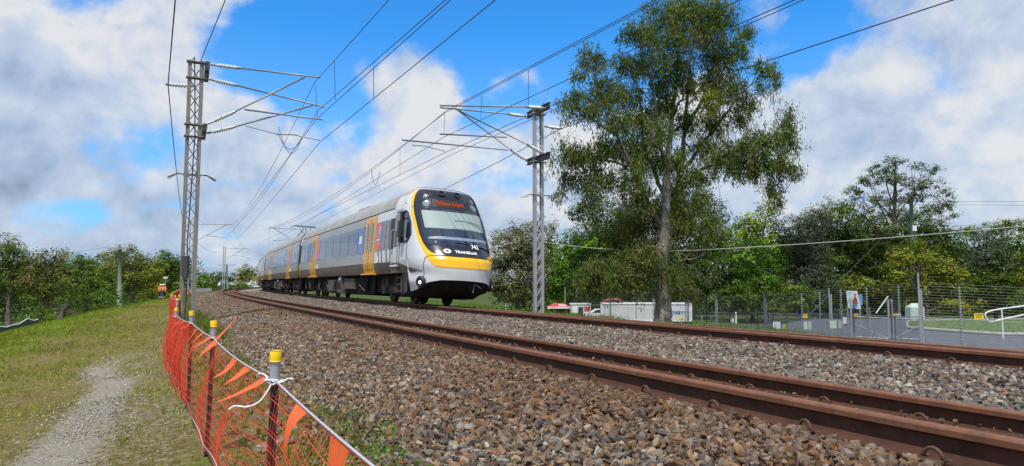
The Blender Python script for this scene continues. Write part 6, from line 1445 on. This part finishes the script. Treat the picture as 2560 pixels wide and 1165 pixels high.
# poles and pole lines
def pole(px, pyt, D, label, r, lean=0.0, arm=None, box=False):
    p = gp(px, D); tp2 = ray(px + lean, pyt, D); t = empty('utility_pole', label, 'utility pole', p); b = B(); b.tube([p, p * .5 + tp2 * .5, tp2], [r * 1.25, r * 1.1, r], 10); b.build('shaft', 'green_pole', t, True)
    if arm:
        b = B(); a = tp2 - (0, 0, .12); b.beam(a - (arm, .1, 0), a + (arm, -.1, 0), .10, .12); b.build('crossarm', 'timber', t)
        for x in (-arm * .9, -arm * .35, arm * .35, arm * .9): b = B(); b.tube([a + (x, 0, .05), a + (x, 0, .1), a + (x, 0, .16), a + (x, 0, .22)], [.03, .06, .05, .03], 8); b.build('insulator', 'porcelain', t)
    if box: b = B(); q = tp2 * .78 + p * .22; b.box(q + (.15, -.3, 0), (.5, .35, .75)); b.build('switch_box', 'white', t)
    return tp2
pl_ = pole(297, 617, 50, 'pale green timber power pole with a crossarm on the left bank', .13, 3, .6)
pr_ = pole(2284, 505, 90, 'leaning green power pole rising from the golden tree', .24, -6, None, True)
pf_ = pole(567, 661, 120, 'far white concrete pole left of the train rear', .12, 0, 1.6)
def cable(name, label, a, b_, sag, r, m='wire', cat='power line', group=None): bb = B(); bb.tube(span(a, b_, sag, 30), r, 5); tag(bb.build(name, m), label, cat, group)
cable('power_line', 'upper thin line leaving the leaning pole to the right', pr_, ray(2800, 502, 90), .0, .02); cable('power_line', 'lower thin line leaving the leaning pole to the right', pr_ - (0, 0, .35), ray(2800, 514, 90), .0, .02)
cable('power_line', 'pale bundled cable sagging in front of the trees behind the gum', ray(2760, 545, 70), ray(1750, 625, 78), .3, .05, 'cable'); cable('power_line', 'pale cable continuing left from the gum toward the train', ray(1750, 625, 78), ray(1150, 560, 84), 1.2, .04, 'cable')
cable('stay_wire', 'diagonal stay wire from the leaning pole down to the fence', pr_ - (0, 0, 1.0), ray(2078, 722, 60), 0, .025, 'wire', 'stay wire')
cable('power_line', 'line running from the left pole crossarm into the trees', pl_ - (.9, 0, 0), ray(-300, 640, 40), .5, .01)
# low shade cloth fence in the lower left and small trackside signs
def shade():
    a, c = ray(-60, 812, 27), ray(95, 806, 30); t = empty('shade_fence', 'low sagging dark green shade cloth fence at the left edge', 'fence', (c[0], c[1], zg(c[0], c[1]))); b = B(); A = []
    for f in np.linspace(0, 1, 16): q = a * (1 - f) + c * f; g = zg(q[0], q[1]); A.append([(q[0], q[1], g - .1), (q[0] + .04 * math.sin(f * 19), q[1], g + .3 - .06 * math.sin(f * 14))])
    b.grid(np.array(A)); b.build('cloth', M['shadec'], t); b = B(); b.tube([np.array(q[1]) + (0, 0, .04 * math.sin(i * 1.7)) for i, q in enumerate(A)], .02, 5); b.build('edge_rope', 'white', t)
M['shadec'] = mat('green_shade_cloth', (.05, .09, .08), .9)
shade()
def small_sign(px, py, w, h, D, label):
    c = ray(px, py, D); t = empty('trackside_sign', label, 'sign', (c[0], c[1], zg(c[0], c[1]))); s = D / F; b = B(); b.box(c, (w * s, .03, h * s)); b.build('board', 'white', t); b = B(); b.tube([(c[0], c[1] + .05, c[2]), (c[0], c[1] + .05, zg(c[0], c[1]))], .03, 6); b.build('post', 'galv', t)
small_sign(414, 694, 10, 4, 84, 'small white sign above the workers against the trees'); small_sign(548, 710, 6, 7, 100, 'square white sign at the bend of the track')
far_b = gp(590, 170); t = empty('building', 'pale far building glimpsed past the last mast', 'building', far_b); b = B(); b.box(far_b + (2, 6, 3.2), (9, 8, 6.4)); b.build('wall', 'white', t); b = B(); b.box(far_b + (2, 6, 6.5), (9.6, 8.6, .25)); b.build('roof', 'galv', t)
